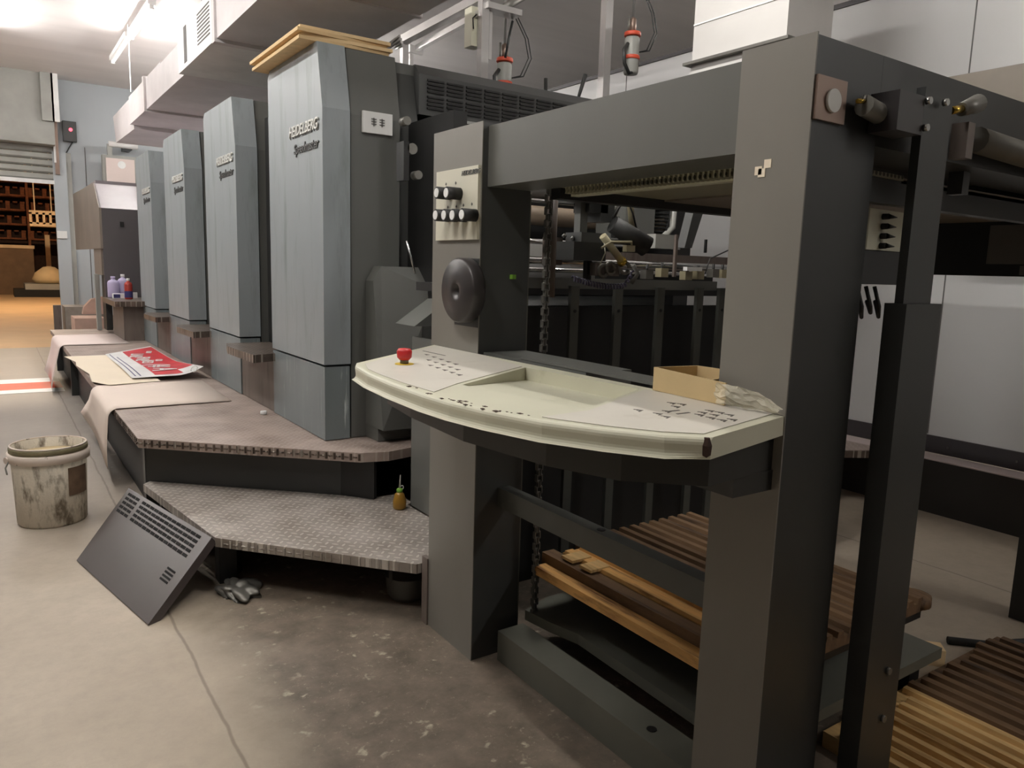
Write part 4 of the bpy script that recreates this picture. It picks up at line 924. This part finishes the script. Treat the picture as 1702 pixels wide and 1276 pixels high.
def valve(px, py, Y, s, label, ztop):
    c = P(px, py, 'Y', Y); t = thing('dosing_valve', (c.x, c.y, c.z-.1*s), label, 'valve')
    MB().lathe([(.035*s, -.12*s), (.04*s, -.11*s), (.04*s, .06*s), (.035*s, .07*s)], c, 20).build('valve_body', 'shutter', t)
    for z in (-.045, .075): MB().lathe([(.043*s, z*s), (.045*s, (z+.003)*s), (.045*s, (z+.017)*s), (.043*s, (z+.02)*s)], c, 20).build('orange_ring', 'orangeband', t)
    MB().lathe([(.018*s, .07*s), (.018*s, .16*s), (.01*s, .17*s)], c, 12).build('stem', 'copper', t)
    MB().cyl(c+Vector((.0, 0, .16*s)), Vector((c.x, c.y, ztop)), .008*s, 10).build('support_rod', 'alu', t)
    MB().cyl(c+Vector((-.03*s, 0, .09*s)), c+Vector((-.03*s, 0, .17*s)), .006*s, 8).build('side_pin', 'dull_metal', t)
    for k_ in (0, .02): MB().tube([c+Vector((.04*s, 0, 0)), c+Vector(((.10+k_)*s, -.01, .02*s)), c+Vector(((.15+k_)*s, -.01, .12*s)), c+Vector(((.13+k_)*s, 0, .22*s)), c+Vector(((.05+k_)*s, 0, .33*s))], .0035*s, 6).build('thin_hose', 'rubber', t)
    MB().tube([c+Vector((.0, -.02, -.11*s)), c+Vector((-.04*s, -.03, -.125*s)), c+Vector((-.075*s, -.03, -.08*s)), c+Vector((-.075*s, -.02, -.01*s)), c+Vector((-.04*s, -.01, .03*s))], .010*s, 8).build('black_hose', 'charcoal', t)
    return t
valve(838, 128, 4.1, 1.15, 'dosing valve with orange cap half hidden behind the nearest tower top', ZC)
valve(1050, 85, 3.2, 1.0, 'clear dosing valve with two orange rings hanging over the feeder', ZC)
MB().tube([P(852, 35, 'Y', 4.05), P(846, 62, 'Y', 4.05), P(840, 95, 'Y', 4.05)], .008, 8).build('dark_rod', 'charcoal', al)
for nm, (x0, y0_, x1, y1_), lb in (('lever', (962, 160, 973, 124), 'black lever handle sticking up above the nearest tower grille'), ('pin', (907, 150, 907, 130), 'short dark pin standing on the nearest tower roof')):
    a_ = P(x0, y0_, 'Y', 3.12); b2 = P(x1, y1_, 'Y', 3.12); a_ = a_+(a_-b2).normalized()*.06
    tag(MB().tube([a_, a_.lerp(b2, .5), b2], [.006, .009, .011] if nm == 'lever' else .009, 10).build(nm, 'charcoal'), lb, nm)
gr = MB(); 
for i in range(4): a_ = P(632+i*9, 85-i*1.5, 'Y', 4.6); b2 = P(664+i*2, 60+i*5, 'Y', 4.4); gr.tube([a_, b2], .01, 6)
gr.build('roof_rods', 'alu', al)

# ------------------------------------------------------------------ fittings on the far wall
YF = YW
pc = thing('conduit_pipes', (.85, YF-.2, 2.0), 'vertical pipes and chain box beside the roller shutter', 'pipes')
for x0, w in ((78, .07), (91, .04)): c = P(x0, 160, 'Y', YF-.3); B(c.x-w, c.x+w, YF-.34, YF-.30, 2.85, ZC).build('trunking', 'shutter' if w > .05 else 'white', pc)
c = P(91, 215, 'Y', YF-.08); B(c.x-.02, c.x+.03, YF-.1, YF-.05, 2.2, 3.0).build('pipe', 'copper', pc)
c = P(88, 208, 'Y', YF-.08); B(c.x-.012, c.x+.012, YF-.12, YF-.1, 2.35, 2.95).build('pipe', 'white', pc)
c = P(103, 390, 'Y', YF-.05); tag(B(c.x-.06, c.x+.06, YF-.08, YF-.04, c.z-.05, c.z+.05).bevel(.01).build('switch_box', 'white'), 'small white switch box on the door rail', 'switch')
c = P(117, 216, 'Y', YF-.06); sb_ = thing('wall_sensor', (c.x, YF, c.z-.1), 'small dark box with a red light on the far wall', 'sensor')
B(c.x-.09, c.x+.07, YF-.09, YF-.005, c.z-.15, c.z+.11).bevel(.01).build('sensor_body', 'charcoal', sb_)
MB().cyl((c.x, YF-.09, c.z), (c.x, YF-.10, c.z), .022, 12).build('red_light', 'led_red', sb_)
MB().tube([(c.x+.02, YF-.03, c.z-.15), (c.x-.05, YF-.02, c.z-.28), (c.x-.12, YF-.02, c.z-.4)], .008, 6).build('cable', 'charcoal', sb_)
c = P(201, 275, 'Y', YF-.3); fl = thing('flood_lamp', (c.x, YF-.3, c.z), 'square glass flood lamp hanging from a short bracket on the far wall', 'lamp')
B(c.x-.23, c.x+.20, YF-.36, YF-.24, c.z-.30, c.z+.12).bevel(.03).build('lamp_body', 'shutter', fl)
B(c.x-.19, c.x+.16, YF-.375, YF-.36, c.z-.26, c.z+.08).bevel(.01).build('lamp_glass', 'paper_back', fl)
MB().cyl((c.x-.0, YF-.38, c.z+.0), (c.x-.0, YF-.376, c.z+.0), .05, 16).build('reflector_spot', 'white', fl)
MB().cyl((c.x-.14, YF-.3, c.z+.27), (c.x+.22, YF-.3, c.z+.27), .04, 14).build('bracket_tube', 'grille_white', fl)
B(c.x-.16, c.x-.10, YF-.32, YF-.28, c.z+.1, c.z+.27).build('bracket_arm', 'shutter', fl); B(c.x+.05, c.x+.15, YF-.3, YF-.0, c.z+.22, c.z+.3).build('bracket_arm', 'charcoal', fl)
# clutter at the foot of the far wall
c = P(112, 530, 'Y', 10.8); 
tag(B(c.x-.14, c.x-.06, 10.8, 10.9, 0, .52).build('wooden_post', 'brown_guard'), 'short brown post at the foot of the far wall by the doorway', 'post')
tag(B(c.x-.02, c.x+.45, 10.8, 11.3, 0, .50).bevel(.03).build('wrapped_bale', 'grime'), 'grey wrapped bale at the foot of the far wall', 'bale')
c = P(148, 535, 'Y', 10.0); tag(B(c.x-.15, c.x+.16, 9.9, 10.4, 0, c.z+.05).build('carton', 'pink_wood'), 'pinkish carton behind the far end of the footboard', 'carton')
tag(MB().prism([(c.x-.02, c.z+.06), (c.x+.25, c.z+.06), (c.x+.25, c.z+.28), (c.x+.08, c.z+.24), (c.x, c.z+.15)], 'Y', 10.45, 10.6).build('wood_panel', 'pink_wood'), 'rounded pinkish panel standing behind the pinkish carton', 'panel')

# ------------------------------------------------------------------ next room
Yn = 25.5
wl = thing('warm_lamp', (.2, 19, 4.7), 'warm hanging lamp in the next room outside the photo', 'lamp')
MB().cyl((.2, 19, 4.60), (.2, 19, 4.64), .40, 24).build('lamp_disc', 'warm_on', wl); MB().cyl((.2, 19, 4.64), (.2, 19, ZC+1.4), .25, 24).build('lamp_housing', 'charcoal', wl)
b2 = P(55, 408, 'Y', Yn)
cr = thing('machine_crate', (b2.x-1.2, Yn+.4, 0), 'large brown box with pale top edge beyond the doorway', 'crate')
B(b2.x-3, b2.x, Yn, Yn+1.2, 0, b2.z-.09).build('crate_body', 'machine_brown', cr); B(b2.x-3, b2.x+.03, Yn-.03, Yn+1.2, b2.z-.09, b2.z).build('crate_edge', 'crate', cr)
random.seed(3)
Y_ = 28.5
for i in range(3):
    for j in range(5):
        x0 = .15+i*1.0; z0 = 1.55+j*.44
        r_ = thing('stacked_pallet', (x0+.45, Y_+.4, z0), ('left', 'middle', 'right')[i]+' column orange-brown pallet, '+('lowest', 'second', 'third', 'fourth', 'topmost')[j]+' of the rack beyond the doorway', 'pallet', 'pallets beyond the doorway')
        m_ = MB(); a0 = random.uniform(-.05, .05)
        for k_ in range(5): m_.box(x0+a0+k_*.19, x0+a0+k_*.19+.12, Y_, Y_+.9, z0+.27, z0+.31)
        for k_ in range(3): m_.box(x0+a0, x0+a0+.88, Y_+k_*.4, Y_+k_*.4+.1, z0+.03, z0+.08)
        for k_ in range(3): m_.box(x0+a0+k_*.38, x0+a0+k_*.38+.11, Y_, Y_+.9, z0+.08, z0+.27)
        m_.build('pallet_boards', 'rack', r_); B(x0+a0+.04, x0+a0+.84, Y_+.3, Y_+.8, z0+.085, z0+.265).build('pallet_load', 'rackdark', r_)
rk = thing('storage_rack', (1.5, Y_+.5, 0), 'brown rack carrying the pallets beyond the doorway', 'rack')
for x in (.03, 1.05, 2.05, 3.1): B(x, x+.07, Y_-.1, Y_-.03, 0, 4.0).build('rack_post', 'rack', rk)
B(0, 3.2, Y_-.02, Y_+1.0, 1.46, 1.545).build('rack_shelf', 'rackdark', rk); B(0, 3.2, Y_+1.05, Y_+1.12, 0, 4.2).build('rack_back', 'rackdark', rk)
a_ = P(48, 352, 'Y', 24)
bk_ = thing('plastic_basket', (a_.x+.5, 24.2, a_.z-.1), 'pale plastic basket hanging on cords beyond the doorway', 'basket')
m_ = MB()
for z in (a_.z-.36, a_.z-.05): m_.box(a_.x, a_.x+1.2, 24.0, 24.04, z, z+.10)
for k_ in range(8): m_.box(a_.x+k_*.15, a_.x+k_*.15+.06, 24.0, 24.04, a_.z-.3, a_.z)
m_.build('basket_wall', 'crate', bk_)
B(a_.x, a_.x+1.2, 24.04, 24.6, a_.z-.36, a_.z-.31).build('basket_floor', 'crate', bk_)
for k_ in (.12, .50): B(a_.x+k_, a_.x+k_+.025, 24.0, 24.025, a_.z+.05, ZC+1.4).build('cord', 'crate', bk_)
c = P(75, 450, 'Y', 24.5); sk = thing('wrapped_sack', (c.x, 24.5, 0), 'tan sack on a dark pallet beyond the doorway', 'sack')
MB().lathe([(.34, 0), (.42, .10), (.34, .28), (.14, .44), (.03, .46)], (c.x+.1, 24.6, .36), 20).build('sack_body', 'kraft', sk)
B(c.x-.75, c.x+.9, 24.0, 25.1, .0, .2).build('black_pallet', 'black', sk); B(c.x-.5, c.x+.9, 24.0, 25.1, .2, .35).build('grey_tray', 'shutter', sk)
tag(B(c.x+.12, c.x+.24, 26.0, 26.15, 0, 1.7).build('wooden_upright', 'crate'), 'pale upright post beside the large brown box beyond the doorway', 'post')
